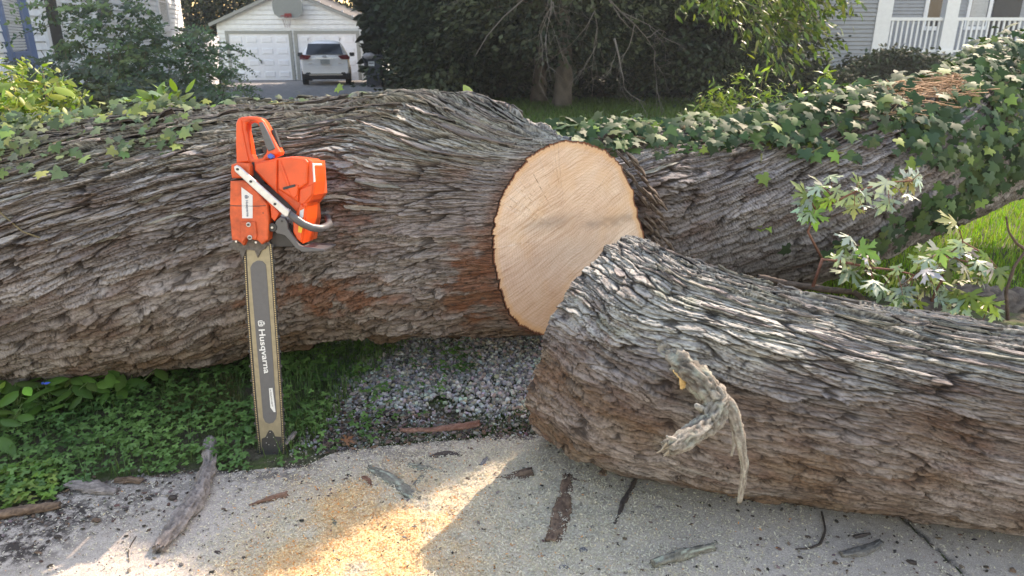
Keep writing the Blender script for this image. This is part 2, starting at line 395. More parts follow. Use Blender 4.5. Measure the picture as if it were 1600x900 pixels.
def make_log(L, S1, T1, name, parent=None):
    S, TH = np.meshgrid(S1, T1, indexing='ij')
    Pp, (h, crack, i1, i2, fine, ac) = eval_log(L, S, TH)
    up = np.cos(TH)
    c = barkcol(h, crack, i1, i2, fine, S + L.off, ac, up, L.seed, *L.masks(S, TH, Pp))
    uv = np.stack([Pp[..., 0], ac], -1).reshape(-1, 2)
    o = meshnp(name, Pp.reshape(-1, 3), [grid_faces(*S.shape)], BARK, parent, True, c.reshape(-1, 3), uv)
    return o, Pp
def gauss_px(Pp, u, v, Y, rx, rz):
    p = P(u, v, Y); return np.exp(-((Pp[..., 0] - p[0]) / rx) ** 2 - ((Pp[..., 2] - p[2]) / rz) ** 2)

# main trunk A, ends in the sawn face
Log.sk = None
A = Log(); st = [station(-900, 300, 690), station(-300, 268, 650), station(0, 222, 606), station(100, 208, 598), station(200, 192, 586), station(300, 178, 570, .51), station(430, 164, 546, .50), station(600, 150, 522, .50), station(700, 156, 519, .475), station(780, 166, 521, .45)]
st[0] = (-6.0, 2.4, .43, .42)
A.sx = [s_[0] for s_ in st] + [.24]; A.sy = [s_[1] for s_ in st] + [3.0]; A.sz = [s_[2] for s_ in st] + [.52]; A.sr = [s_[3] for s_ in st] + [.42]
A.k = .14; A.ra = .5; A.seed = 3; A.lump = .6; A.off = 0; A.amp = 1.1; A.scale = .92; A.shag = 1.0; A.ey = 1.0
A.shear = lambda s: -.09 * np.log1p(np.exp(-(s + .7) * 2.2)) * .9
A.sk = lambda S, yb, zb, TH: sst(-1.4, .24, S) * FS * (yb * (1 - sst(-.5, .24, S)) + sst(-.5, .24, S) * np.interp(TH % (2 * math.pi), fa3, fy3) - YF)
sB = lambda u, v, Y: P(u, v, Y)[0]
A.bumps = [(sB(780, 158, 2.9), .25, .10, .12, .028), (sB(640, 150, 2.9), .2, .2, .1, .015), (sB(520, 330, 2.45), 1.25, .13, .09, -.03), (sB(560, 250, 2.5), .85, .3, .05, .022), (sB(520, 300, 2.45), 1.0, .25, .05, -.015), (sB(480, 460, 2.45), 1.9, .25, .1, -.02), (sB(180, 480, 2.3), 1.7, .25, .12, .02)]
A.damp = lambda s: 1 - .80 * sst(-.05, .24, s)
FS = 1.38; YF = 2.75; XF = .22
face_px = [(880, 219), (912, 222), (945, 235), (968, 258), (984, 290), (993, 325), (1003, 362), (1010, 395), (1000, 430), (975, 465), (940, 495), (900, 514), (865, 523), (838, 521), (812, 509), (795, 490), (783, 462), (775, 430), (769, 395), (770, 360), (775, 325), (786, 298), (803, 272), (825, 246), (850, 229)]
def on_face(u, v):
    d = ray(u, v); t = (XF - FS * YF) / (d[0] - FS * d[1]); return np.array([d[0] * t, d[1] * t, H + d[2] * t])
fp = np.array([on_face(u, v) for u, v in face_px]); fcen = on_face(885, 368)
fa = np.arctan2(-(fp[:, 1] - fcen[1]) * 1.7, fp[:, 2] - fcen[2]) % (2 * math.pi); fo = np.argsort(fa); fa = fa[fo]; fy = fp[fo, 1]; fz = fp[fo, 2]
fa3 = np.concatenate([fa - 2 * math.pi, fa, fa + 2 * math.pi]); fy3 = np.tile(fy, 3); fz3 = np.tile(fz, 3)
def warpA(S, th, R, y, z, hh):
    wgt = sst(-.50, .24, S) ** 1.15; q = th % (2 * math.pi)
    ny = np.interp(q, fa3, fy3); nz = np.interp(q, fa3, fz3)
    ny = ny - (hh + .004 * noise(S * 0 + 3, th * 5, 5)) * np.sin(q); nz = nz + hh * np.cos(q)
    y2 = y * (1 - wgt) + ny * wgt; z2 = z * (1 - wgt) + nz * wgt
    X = S + (XF - .24) * wgt + sst(-1.4, .24, S) * FS * (y2 - YF)
    return X, y2, z2
A.warp = warpA
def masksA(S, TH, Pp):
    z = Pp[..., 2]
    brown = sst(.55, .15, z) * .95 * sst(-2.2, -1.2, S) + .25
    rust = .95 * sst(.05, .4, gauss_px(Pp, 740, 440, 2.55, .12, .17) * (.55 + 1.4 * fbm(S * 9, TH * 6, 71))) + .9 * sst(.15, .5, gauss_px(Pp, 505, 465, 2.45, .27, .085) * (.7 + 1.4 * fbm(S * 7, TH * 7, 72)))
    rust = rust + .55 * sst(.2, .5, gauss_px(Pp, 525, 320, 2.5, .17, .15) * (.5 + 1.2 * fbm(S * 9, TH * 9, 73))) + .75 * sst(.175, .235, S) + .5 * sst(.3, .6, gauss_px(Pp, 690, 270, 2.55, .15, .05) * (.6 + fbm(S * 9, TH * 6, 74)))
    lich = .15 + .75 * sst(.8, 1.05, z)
    return brown, rust, lich, .55 * sst(.82, 1.0, z)  # last mask pales the top: sunlight put into the bark colour
A.masks = masksA
trunk = empty('fallen_tree', (-.5, 2.9, 0), 'huge fallen tree trunk with shaggy grey bark and a round pale sawn face', 'fallen tree')
S1 = adapt([(-6, -2.6, 60), (-2.6, -.6, 640), (-.6, .24, 300)]); T1 = adapt([(-.75, 2.85, 640), (2.85, 2 * math.pi - .75, 60)])
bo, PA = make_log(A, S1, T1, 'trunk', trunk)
# sawn face disc
rim = PA[-1]; nr = 60; rr = np.concatenate([np.linspace(0, .9, 24), np.linspace(.91, 1, 14)])
c0 = fcen; D = c0[None, None] + (rim[None] - c0) * rr[:, None, None]
D[..., 2] = np.where(rr[:, None] < 1, D[..., 2], D[..., 2])
D[..., 0] = XF + FS * (D[..., 1] - YF) + .004 * rr[:, None] ** 8
nn = np.array([1, -FS, 0]) / math.hypot(1, FS)
tx = np.array([FS, 1, 0]) / math.hypot(1, FS)
loc = D - c0; uvf = np.stack([loc @ tx, loc[..., 2]], -1)
dsp = .0012 * noise(uvf[..., 0] * 30, uvf[..., 1] * 30, 3)
D = D + nn * dsp[..., None]
m, n, b, o = newmat('sawn_wood')
uvn = N(n, 'ShaderNodeUVMap').outputs[0]; a = N(n, 'ShaderNodeAttribute'); a.attribute_name = 'Col'
sp_ = N(n, 'ShaderNodeSeparateColor'); n.links.new(a.outputs['Color'], sp_.inputs[0])
mp = N(n, 'ShaderNodeMapping'); mp.inputs['Location'].default_value = (-.10, -.02, 0); n.links.new(uvn, mp.inputs[0])
nz_ = N(n, 'ShaderNodeTexNoise'); nz_.inputs['Scale'].default_value = 5; n.links.new(uvn, nz_.inputs['Vector'])
vm = N(n, 'ShaderNodeVectorMath', operation='MULTIPLY_ADD'); n.links.new(nz_.outputs['Color'], vm.inputs[0]); vm.inputs[1].default_value = (.05, .05, 0); n.links.new(mp.outputs[0], vm.inputs[2])
wv = N(n, 'ShaderNodeTexWave', wave_type='RINGS', rings_direction='Z'); wv.inputs['Scale'].default_value = 26; wv.inputs['Distortion'].default_value = 1.0; wv.inputs['Detail'].default_value = 3; wv.inputs['Detail Scale'].default_value = 3; n.links.new(vm.outputs[0], wv.inputs['Vector'])
# saw marks: arcs rising to the right
mp2 = N(n, 'ShaderNodeMapping'); mp2.inputs['Rotation'].default_value = (0, 0, math.radians(-24)); mp2.inputs['Scale'].default_value = (1, 1, 1); n.links.new(vm.outputs[0], mp2.inputs[0])
s1 = noisen(n, 6, 6, .75, mp2.outputs[0], (.6, 16, 1)); s2 = noisen(n, 14, 4, .7, mp2.outputs[0], (.5, 26, 1))
base = ramp(n, noisen(n, 4.5, 4, .6, uvn), [(.3, (.58, .42, .32)), (.5, (.67, .515, .405)), (.7, (.74, .61, .50))])
c = mixc(n, base, ramp(n, s1, [(.30, (.62, .48, .38)), (.46, (.95, .92, .88)), (.6, (1.05, 1.05, 1.05)), (.7, (1.22, 1.22, 1.2))]), 1.0, 'MULTIPLY')
c = mixc(n, c, ramp(n, wv.outputs['Fac'], [(0, (.84, .76, .68)), (.4, (1, 1, 1))]), .4, 'MULTIPLY')
c = mixc(n, c, ramp(n, s2, [(.38, (.60, .44, .32)), (.48, (1, 1, 1))]), .6, 'MULTIPLY')
c = mixc(n, c, ramp(n, noisen(n, 150, 4, .8, uvn), [(.3, .84), (.7, 1.12)]), 1.0, 'MULTIPLY')
c = mixc(n, c, (.27, .21, .17), sp_.outputs[1])
c = mixc(n, c, (.62, .36, .16), sp_.outputs[2])
c = mixc(n, c, (.16, .055, .025), sp_.outputs[0])
n.links.new(c, b.inputs['Base Color']); b.inputs['Roughness'].default_value = .8
p = bump(n, s1, b, .35, .004); bump(n, noisen(n, 200, 4, .8, uvn), b, .35, .002, p)
def ell(u, v, rx, rz):
    q = on_face(u, v) - c0; return np.exp(-((uvf[..., 0] - q @ tx) / rx) ** 2 - ((uvf[..., 1] - q[2]) / rz) ** 2)
dk = .95 * ell(955, 345, .13, .022) * (.6 + 1.2 * (fbm(uvf[..., 0] * 20, uvf[..., 1] * 50, 4) + .3)) + .6 * ell(860, 348, .14, .028) + .22 * ell(900, 390, .2, .07)
RR = np.repeat(rr[:, None], rim.shape[0], 1) + .006 * noise(np.arange(rim.shape[0])[None] * .05 + 0 * rr[:, None], rr[:, None] * 0 + .5, 6)
colf = np.stack([sst(.976, .99, RR), np.clip(dk, 0, .7), sst(.90, .97, RR) * .5 + sst(.55, .9, fbm(uvf[..., 0] * 6, uvf[..., 1] * 6, 8) + .5) * .2 + .25 * sst(-.1, -.32, uvf[..., 1])], -1)
meshnp('sawn_face', D.reshape(-1, 3), [grid_faces(*D.shape[:2])[:, ::-1]], m, trunk, True, colf.reshape(-1, 3), uvf.reshape(-1, 2))
WOOD = m

# ivy covered limb B going right and back
B = Log(); st = [(-.75, 3.05, .56, .33), (-.2, 3.16, .55, .36), (.3, 3.42, .53, .38), (.6, 3.5, .52, .39)] + [station(1130, 200, 455, .43), station(1200, 190, 446, .45), station(1300, 165, 438, .46), station(1400, 148, 392, .43), station(1500, 128, 345, .41), station(1600, 112, 305, .40), station(1850, 80, 265, .37)]
st.append((7.5, 5.6, 1.05, .33))
B.sx, B.sy, B.sz, B.sr = [[s_[i] for s_ in st] for i in range(4)]
B.k = .14; B.ra = .43; B.seed = 21; B.lump = .7; B.off = 5.; B.amp = 1.15; B.scale = 1.12; B.shag = .6; B.ey = 1.0; B.bumps = [(XU(1040, 3.3, .5), 1.2, .08, .15, .03)]
B.shear = lambda s: .30 * s; B.damp = None; B.warp = None
B.masks = lambda S, TH, Pp: (.08 + .7 * gauss_px(Pp, 1020, 360, 3.1, .1, .2), .45 * gauss_px(Pp, 1015, 340, 3.1, .06, .1), .1 + .5 * sst(.75, .95, Pp[..., 2]) * (S < 1.5), .5 * gauss_px(Pp, 1420, 140, 4, .3, .12))
S1 = adapt([(-.75, .2, 30), (.2, 3.9, 620), (3.9, 7.5, 60)]); T1 = adapt([(-.9, 2.9, 330), (2.9, 2 * math.pi - .9, 40)])
make_log(B, S1, T1, 'limb', trunk)

# foreground log C
C = Log(); st = [(-.35, 2.42, .34, .33), (-.05, 2.33, .34, .335), station(900, 392, 716), station(1050, 418, 757), station(1200, 449, 782), station(1400, 490, 806), station(1600, 518, 837)]
st += [(2.2, 1.58, .27, .27), (3.4, 1.25, .26, .26)]
C.sx, C.sy, C.sz, C.sr = [[s_[i] for s_ in st] for i in range(4)]
C.k = .08; C.ra = .33; C.seed = 40; C.lump = .35; C.off = 9.; C.amp = .72; C.scale = .90; C.shag = .9; C.ey = 1.0
C.shear = lambda s: -.10 * s + .0 * s
bp = P(1065, 545, 1.72); C.bumps = [(.415, 1.28, .055, .06, .035), (.50, .95, .10, .10, .045), (.44, 1.2, .07, .06, .03), (.62, .8, .16, .06, .02), (.30, .5, .10, .1, .02), (.47, 1.75, .05, .3, -.012), (.52, 1.1, .035, .03, -.02)]
C.damp = None
def warpC(S, th, R, y, z, hh):
    w_ = 1 - sst(-.05, .9, S)
    e = (.66 * (y - 1.75) + .22 * (z - .3) + .010 * noise(th * 9, th * 0 + 1.3, 8) + .02 * noise(th * 2.4, th * 0 + 4.3, 8))
    return S + w_ * (e - .055) - .0, y, z
C.warp = warpC
def masksC(S, TH, Pp):
    z = Pp[..., 2]
    return (1.0 * sst(.58, .38, z) + .1, .7 * sst(.3, .6, gauss_px(Pp, 940, 520, 1.8, .14, .05) * (.6 + fbm(S * 9, TH * 6, 75))) + .35 * sst(.25, .0, S) * (z < .45) * (fbm(S * 9, TH * 6, 76) + .5), .15 + .8 * sst(.45, .58, z), .5 * sst(.48, .6, z) + .4 * gauss_px(Pp, 1150, 525, 1.7, .12, .08))  # height term of the last mask puts the sunlit top into the colour
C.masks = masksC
log = empty('sawn_log', (1.0, 1.95, 0), 'sawn log with cracked bark and a broken branch stub, lying on the pavement', 'log')
S1 = adapt([(-.05, 1.75, 700), (1.75, 3.4, 60)]); T1 = adapt([(-.9, 2.7, 470), (2.7, 2 * math.pi - .9, 50)])
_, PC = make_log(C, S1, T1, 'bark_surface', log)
for ring, nm, inv in ((PC[0], 'cut_end', True), (PC[-1], 'far_end', False)):
    cc = ring.mean(0); r2 = np.linspace(0, 1, 20); Dk = cc + (ring[None] - cc) * r2[:, None, None]
    uvk = np.stack([(Dk - cc)[..., 1], (Dk - cc)[..., 2]], -1); ck = np.zeros(Dk.shape); ck[..., 0] = sst(.94, .97, r2)[:, None]
    fcs = grid_faces(*Dk.shape[:2]); meshnp(nm, Dk.reshape(-1, 3), [fcs if inv else fcs[:, ::-1]], WOOD, log, True, ck.reshape(-1, 3), uvk.reshape(-1, 2))

# organic tubes: branches, twigs, bark slabs
def organic(spine, rad, flat=1.0, n=26, seg=.006, seed=0, c1=(.26, .24, .21), c2=(.36, .35, .30), rough=.12, jag=.0, lichen=.0, grain=1.0, ground=False):
    """returns V, F, col for a knobbly tapered tube along spine"""
    sp0 = np.array(spine, float); ra = np.array(rad, float)
    L_ = np.concatenate([[0], np.cumsum(np.linalg.norm(np.diff(sp0, axis=0), axis=1))]); m_ = max(6, int(L_[-1] / seg))
    q = np.linspace(0, L_[-1], m_); k = L_[-1] / max(3, len(sp0) * 3)
    pts = np.stack([smooth_interp(q, L_, sp0[:, i], k * .5) for i in range(3)], 1); rr_ = np.interp(q, L_, ra)
    T = np.gradient(pts, axis=0); T /= np.linalg.norm(T, axis=1)[:, None] + 1e-9
    up = np.array([0, 0, 1.0]) if abs(T[m_ // 2][2]) < .8 else np.array([0, 1.0, 0])
    a_ = np.cross(T, up); a_ /= np.linalg.norm(a_, axis=1)[:, None] + 1e-9; b_ = np.cross(a_, T)
    th = np.linspace(0, 2 * math.pi, n, endpoint=False); Q, TH = np.meshgrid(q, th, indexing='ij'); ca, sa_ = np.cos(TH), np.sin(TH)
    nn_ = fbm(Q * 18 + seed, ca * 2 + sa_ * 1.3 + seed * 3.1, seed, 3) * 1.0; ng = fbm(Q * 9 + seed, TH * 4.5, seed + 5, 3)
    wl = fbm(Q * 8, Q * 0 + seed * .7, seed + 9, 2); rg = fbm(Q * 22 + seed, TH * 5.1 + 2 * noise(Q * 12, TH, seed), seed + 13, 3); rg = -np.abs(rg) * 2.0 + .35
    R = rr_[:, None] * (1 + rough * 1.5 * rg + rough * 1.6 * nn_ + rough * 1.3 * ng * grain + rough * wl)
    V = pts[:, None] + R[..., None] * (ca[..., None] * a_[:, None] + flat * sa_[..., None] * b_[:, None])
    if jag:
        V[:3] -= T[0] * jag * rng.random((3, n, 1)) * 1.0; V[-3:] += T[-1] * jag * rng.random((3, n, 1))
    V = V.reshape(-1, 3); V = np.vstack([V, pts[0], pts[-1]]); c = mix(c1, c2, np.clip(.45 + .6 * ng + .4 * nn_ + .9 * rg, 0, 1)).reshape(-1, 3)
    if lichen: c = mix(c, (.42, .47, .38), (sst(.05, .4, fbm(Q * 25, TH * 2, seed + 3)) * lichen).ravel())
    c = np.vstack([c, c[:1] * .6 + .05, c[-1:] * .6 + .05])
    Fq = []; jj = np.arange(n)
    for i in range(m_ - 1): Fq.append(np.stack([i * n + jj, i * n + (jj + 1) % n, (i + 1) * n + (jj + 1) % n, (i + 1) * n + jj], 1))
    Fq = np.concatenate(Fq); e = m_ * n
    Ft = np.concatenate([np.stack([np.full(n, e), (jj + 1) % n, jj], 1), np.stack([np.full(n, e + 1), (m_ - 1) * n + jj, (m_ - 1) * n + (jj + 1) % n], 1)])
    if ground: V[:, 2] = np.maximum(V[:, 2], .0065)
    return V, Fq, Ft, c
def join(parts):
    Vs, Q, T_, Cc = [], [], [], []; k = 0
    for V, q, t, c in parts: Vs.append(V); Q.append(q + k); T_.append(t + k); Cc.append(c); k += len(V)
    return np.vstack(Vs), [np.vstack(Q), np.vstack(T_)], np.vstack(Cc)
bs_ = []
Yb = lambda u, v, Y: P(u, v, Y)
bs_.append(organic([Yb(1052, 552, 1.78), Yb(1065, 572, 1.69), Yb(1088, 588, 1.62), Yb(1112, 618, 1.58)], [.072, .044, .034, .031], seed=1, lichen=.4, n=40, seg=.004, rough=.17, c1=(.08, .065, .052), c2=(.29, .26, .21)))
bs_.append(organic([Yb(1110, 612, 1.585), Yb(1122, 630, 1.57), Yb(1106, 662, 1.53), Yb(1080, 680, 1.49), Yb(1044, 700, 1.45)], [.028, .031, .030, .024, .019], seed=2, c1=(.10, .085, .068), c2=(.34, .31, .26), lichen=.3, n=40, seg=.004, rough=.17, jag=.006))
bs_.append(organic([Yb(1122, 618, 1.58), Yb(1144, 640, 1.55), Yb(1158, 690, 1.51), Yb(1164, 730, 1.49), Yb(1156, 782, 1.47)], [.020, .016, .013, .010, .006], flat=.6, seed=4, lichen=.3, n=20, seg=.004, rough=.2, jag=.01, c1=(.14, .115, .09), c2=(.34, .30, .24)))
bs_.append(organic([Yb(1146, 655, 1.56), Yb(1148, 690, 1.55), Yb(1143, 712, 1.55)], [.007, .005, .003], seed=5, n=8))
bs_.append(organic([Yb(1098, 640, 1.55), Yb(1088, 634, 1.53)], [.010, .006], seed=6, n=10))
bs_.append(organic([Yb(1058, 688, 1.46), Yb(1042, 682, 1.44)], [.006, .003], seed=6, n=8))
V, Fs, c = join(bs_); meshnp('branch_stub', V, Fs, DEB, log, True, c)
sp_b = []
for k in range(6):
    e_ = Yb(1044, 700, 1.45) + np.array([.010 * math.cos(k * 2.4), .0, .013 * math.sin(k * 2.4)]); d_ = np.array([-.012 - .018 * rng.random(), -.008, -.010 - .012 * rng.random()]); sp_b.append(organic([e_ - d_ * .9, e_ - d_ * .2, e_ + d_ * .7], [.005, .0042, .0008], seed=90 + k, n=7, flat=.6, c1=(.30, .24, .16), c2=(.46, .41, .33)))
V, Fs, c = join(sp_b); meshnp('broken_tip', V, Fs, DEB, log, False, c)
sv = organic([Yb(1057, 580, 1.66), Yb(1068, 592, 1.63), Yb(1066, 604, 1.62)], [.010, .012, .005], flat=.4, seed=8, c1=(.55, .33, .12), c2=(.7, .5, .24), n=10, jag=.01); V, Fs, c = join([sv]); meshnp('torn_splinter', V, Fs, DEB, log, False, c)

def flakes(L, name, parent, n, srange, trange, ls=(.05, .16), ws=(.014, .034), lift=(.012, .034)):
    """loose plates of bark, each a thin curved slab lifting off the surface at its lower edge"""
    ni, nj = 12, 5; Vs, Qs, Cs, Us = [], [], [], []; k0 = 0
    gi = np.arange((ni - 1))[:, None] * nj + np.arange(nj - 1)[None]; gi = gi.ravel(); q = np.stack([gi, gi + nj, gi + nj + 1, gi + 1], 1); M_ = ni * nj
    rim_ = [i * nj for i in range(ni)] + [(ni - 1) * nj + j for j in range(1, nj)] + [i * nj + nj - 1 for i in range(ni - 2, -1, -1)] + [j for j in range(nj - 2, 0, -1)]
    rim_ = np.array(rim_); rn = np.roll(rim_, -1); side = np.stack([rim_, rn, rn + M_, rim_ + M_], 1); allq = np.vstack([q, q[:, ::-1] + M_, side])
    S_, T_ = [], []
    prm = []
    for k in range(n):
        s0 = srange[0] + (srange[1] - srange[0]) * rng.random(); t0 = trange[0] + (trange[1] - trange[0]) * rng.random(); ln = ls[0] + (ls[1] - ls[0]) * rng.random() ** 1.5; wd_ = (ws[0] + (ws[1] - ws[0]) * rng.random()) / L.ra
        a = np.linspace(-1, 1, ni)[:, None] * np.ones((1, nj)); b_ = np.linspace(-1, 1, nj)[None] * np.ones((ni, 1)); env = (1 - np.abs(a) ** 2.5) * .85 + .15; jit = 1 + .35 * noise(a * 3 + k, b_ * 0 + k * .37, 5) + .2 * noise(a * 8 + k, b_ * 2, 6)
        sk_ = (L.shear(np.array([s0 + .02])) - L.shear(np.array([s0 - .02])))[0] / .04
        S1_ = s0 + a * ln * (1 + .1 * noise(b_ * 3 + k, a * 0, 7)); T1_ = t0 + b_ * wd_ * env * jit - sk_ * (S1_ - s0) / L.ra
        S_.append(S1_); T_.append(T1_); prm.append((a, b_, lift[0] + (lift[1] - lift[0]) * rng.random() ** 1.6, rng.choice([-1, 1])))
    S_ = np.array(S_); T_ = np.array(T_); P_, (h, crack, i1, i2, fine, ac) = eval_log(L, S_, T_, True); P0_, _ = eval_log(L, S_, T_, False)
    for k in range(n):
        a, b_, lf_, sg = prm[k]; r_ = np.stack([0 * a, -np.sin(T_[k]), np.cos(T_[k])], -1); up_ = lf_ * (.25 + .45 * (b_ + 1) / 2 + .45 * np.clip(sg * a, 0, 1) ** 2) + .002 * noise(a * 6 + k, b_ * 3, 9)
        Pm = .25 * P0_[k] + .75 * P_[k]; top = Pm + r_ * (up_ + .006)[..., None]; bot = top - r_ * .0055
        V_ = np.vstack([top.reshape(-1, 3), bot.reshape(-1, 3)]); Vs.append(V_); Qs.append(allq + k0); k0 += len(V_)
        c_ = mix((.16, .14, .135), (.37, .34, .315), np.clip(.5 + .5 * noise(a * 2 + k * .7, b_ * 3, 4) + .3 * rng.standard_normal(), 0, 1)); 
        if rng.random() < .3: c_ = mix(c_, (.27, .29, .22), np.full(a.shape, .4))
        Cs.append(np.vstack([c_.reshape(-1, 3), c_.reshape(-1, 3) * .5])); u_ = np.stack([S_[k], ac[k]], -1).reshape(-1, 2); Us.append(np.vstack([u_, u_]))
    return meshnp(name, np.vstack(Vs), [np.vstack(Qs)], BARK, parent, True, np.vstack(Cs), np.vstack(Us))
flakes(A, 'loose_bark', trunk, 330, (-2.9, -.02), (-.6, .75), ls=(.05, .20), ws=(.006, .015), lift=(.006, .026))
flakes(A, 'loose_bark', trunk, 90, (-2.6, -.05), (.7, 1.3), ls=(.04, .12), ws=(.005, .011), lift=(.004, .012))
flakes(B, 'loose_bark', trunk, 60, (.35, 3.4), (-.4, .9), ls=(.05, .14), ws=(.007, .013), lift=(.006, .015))
flakes(C, 'loose_bark', log, 80, (.1, 1.9), (-.5, .7), ls=(.04, .12), ws=(.005, .011), lift=(.004, .014))
# crumbled bark in the crotch beside the sawn face
ps_ = []
for k, (u, v) in enumerate(((968, 262), (985, 275), (1000, 295), (1012, 318), (1018, 345), (1012, 372), (1030, 380), (1036, 352), (1022, 300), (998, 262), (1028, 330), (1020, 400), (1040, 410), (975, 248), (1008, 282), (1015, 306), (1022, 360), (1010, 350), (1026, 392), (1004, 312), (1032, 316), (990, 250), (1044, 380))):
    p = P(u, v, 3.04 + .05 * rng.random()); ps_.append(organic([p + [-.03, 0, .03], p, p + [.03, .01, -.035]], [.006, .015, .006], seed=80 + k, n=14, flat=.6, rough=.4, jag=.012, c1=(.06, .042, .034), c2=(.24, .19, .15)))
V, Fs, c = join(ps_); meshnp('crumbled_bark', V, Fs, DEB, trunk, True, c)
# ------------------------------------------------------------------ background materials
SID = simple('white_siding', (.80, .85, .90), .6, 0, .08, 6); TRIM = simple('grey_trim', (.30, .32, .31), .6, 0, .1, 10)
WHITE = simple('white_paint', (.72, .75, .78), .5, 0, .05, 8); DOORW = simple('door_white', (.80, .84, .90), .5, 0, .04, 8)
BLUE = simple('blue_trim', (.13, .19, .33), .55, 0, .08, 10); GREYS = simple('grey_siding', (.27, .295, .325), .6, 0, .07, 6)
ROOF = simple('shingle', (.10, .10, .10), .9, 0, .3, 30, .5); DARK = simple('near_black', (.02, .025, .03), .5, 0, .2, 10)  # DARK: plain near-black for panes, door, mirrors and print
GLASS = simple('window_glass', (.03, .04, .05), .08, 0, .2, 3); BLIND = simple('blind', (.55, .57, .58), .6, 0, .05, 40)
CARW = simple('car_white', (.86, .87, .88), .25, 0, .02, 3); TYRE = simple('rubber', (.02, .02, .02), .8, 0, .2, 30)
REDL = simple('red_lamp', (.16, .015, .018), .2, 0, .1, 10); STEEL = simple('steel', (.45, .45, .46), .35, .8, .1, 60)
BINM = simple('bin_plastic', (.045, .055, .075), .5, 0, .1, 20); BAGM = simple('bin_bag', (.5, .48, .5), .35, 0, .1, 20, .5)
BOARD = simple('backboard', (.24, .27, .27), .5, 0, .06, 12); HOOP = simple('red_metal', (.28, .03, .03), .5, 0, .1, 12); NET = simple('net_cord', (.4, .38, .4), .8, 0, .1, 30)

def siding(mb, p0, p1, z0, topf, exp=.13, lap=.014, out=None, gap=.11):
    """clapboards from p0 to p1 (x,y); topf(s in 0..1) -> top height; boards clipped under the roof line"""
    p0 = np.array(p0, float); p1 = np.array(p1, float); d = p1 - p0; L_ = np.linalg.norm(d); d /= L_
    nrm = np.array([d[1], -d[0]]) if out is None else np.array(out, float)
    ss = np.linspace(0, 1, 101); tops = np.array([topf(q) for q in ss]); z = z0
    while z < tops.max():
        ok = ss[tops > z + .02]
        if len(ok) < 2: break
        a, b_ = p0 + d * L_ * ok[0], p0 + d * L_ * ok[-1]
        zt = z + exp
        g_ = exp * gap; t0, t1 = lap + .028, .028
        A0 = np.append(a + nrm * t0, z + g_); B0 = np.append(b_ + nrm * t0, z + g_); A1 = np.append(a + nrm * t1, zt); B1 = np.append(b_ + nrm * t1, zt)
        A2 = np.append(a, z + g_); B2 = np.append(b_, z + g_); A3 = np.append(a, zt); B3 = np.append(b_, zt)
        mb.add([A0, B0, B1, A1, A2, B2, A3, B3], [(0, 1, 2, 3), (4, 5, 1, 0), (0, 3, 6, 4), (1, 5, 7, 2), (3, 2, 7, 6)]); z = zt
def fbox(mb, o, ax, ay, az, s0, s1, w0, w1, z0, z1):
    """box in a wall frame: along ax from s0 to s1, outward ay from w0 to w1, z0..z1"""
    V = [np.array([*(np.array(o) + np.array(ax) * s + np.array(ay) * w_), z]) for s in (s0, s1) for w_ in (w0, w1) for z in (z0, z1)]
    mb.add(V, [(0, 1, 3, 2), (4, 6, 7, 5), (0, 4, 5, 1), (2, 3, 7, 6), (0, 2, 6, 4), (1, 5, 7, 3)])
def window(house, o, ax, ay, s0, s1, z0, z1, fm, blind=False, fw=.1, pane=None, sash=True):
    f = MB(); fbox(f, o, ax, ay, 0, s0 - fw, s0, -.05, .09, z0 - fw, z1 + fw); fbox(f, o, ax, ay, 0, s1, s1 + fw, -.05, .09, z0 - fw, z1 + fw)
    fbox(f, o, ax, ay, 0, s0, s1, -.05, .09, z1, z1 + fw); fbox(f, o, ax, ay, 0, s0, s1, -.05, .11, z0 - fw, z0)
    if sash: fbox(f, o, ax, ay, 0, s0, s1, -.04, .075, (z0 + z1) / 2 - .025, (z0 + z1) / 2 + .025)
    w_ = f.build('window', fm, house)
    g = MB(); fbox(g, o, ax, ay, 0, s0, s1, -.04, .062, z0, z1); g.build('pane', pane or GLASS, w_)
    if blind:
        q = MB(); z = z0 + .03
        while z < z1: fbox(q, o, ax, ay, 0, s0 + .03, s1 - .03, 0.0625, .068, z, z + .032); z += .045
        q.build('blind', BLIND, w_)

# ------------------------------------------------------------------ garage
GY = 34.0; gb = float(gz(GY)); t_ = GY / ray(800, 90)[1]
gx = lambda u, v=90: ray(u, v)[0] * GY / ray(u, v)[1]; gzv = lambda v: P(800, v, GY)[2]
gar = empty('garage', (gx(457), GY, gb), 'white clapboard double garage with a grey gable trim and two panelled doors', 'garage')
x0, x1 = gx(345), gx(571); ev = gzv(36); pk = gzv(-14)
mb = MB(); topf = lambda q: ev + (pk - ev) * (1 - abs(q - .5) * 2)
siding(mb, (x0, GY), (x1, GY), gb, topf, .20, gap=.17)
mb.poly([(x0, GY + .012, gb), (x1, GY + .012, gb), (x1, GY + .012, ev), ((x0 + x1) / 2, GY + .012, pk), (x0, GY + .012, ev)])
mb.prism([(x0, GY + .02, gb), (x0, GY + .02, ev), (x0 + .1, GY + .02, ev), (x0 + .1, GY + .02, gb)], (0, 6.5, 0)); mb.prism([(x1 - .1, GY + .02, gb), (x1 - .1, GY + .02, ev), (x1, GY + .02, ev), (x1, GY + .02, gb)], (0, 6.5, 0))
mb.build('wall', SID, gar)
mb = MB(); xm = (x0 + x1) / 2
for xa, s_ in ((x0 - .25, 1), (x1 + .25, -1)):
    q = [(xa, GY - .25, ev - .1), (xm, GY - .25, pk + .03), (xm, GY - .25, pk + .13), (xa, GY - .25, ev + .0)]
    mb.prism(q, (0, 7, 0))
mb.build('roof', ROOF, gar)
mb = MB()
for xa in (x0 - .26, x1 + .26): mb.prism([(xa, GY - .27, ev - .16), (xm, GY - .27, pk - .03), (xm, GY - .27, pk + .1), (xa, GY - .27, ev - .02)], (0, .018, 0))
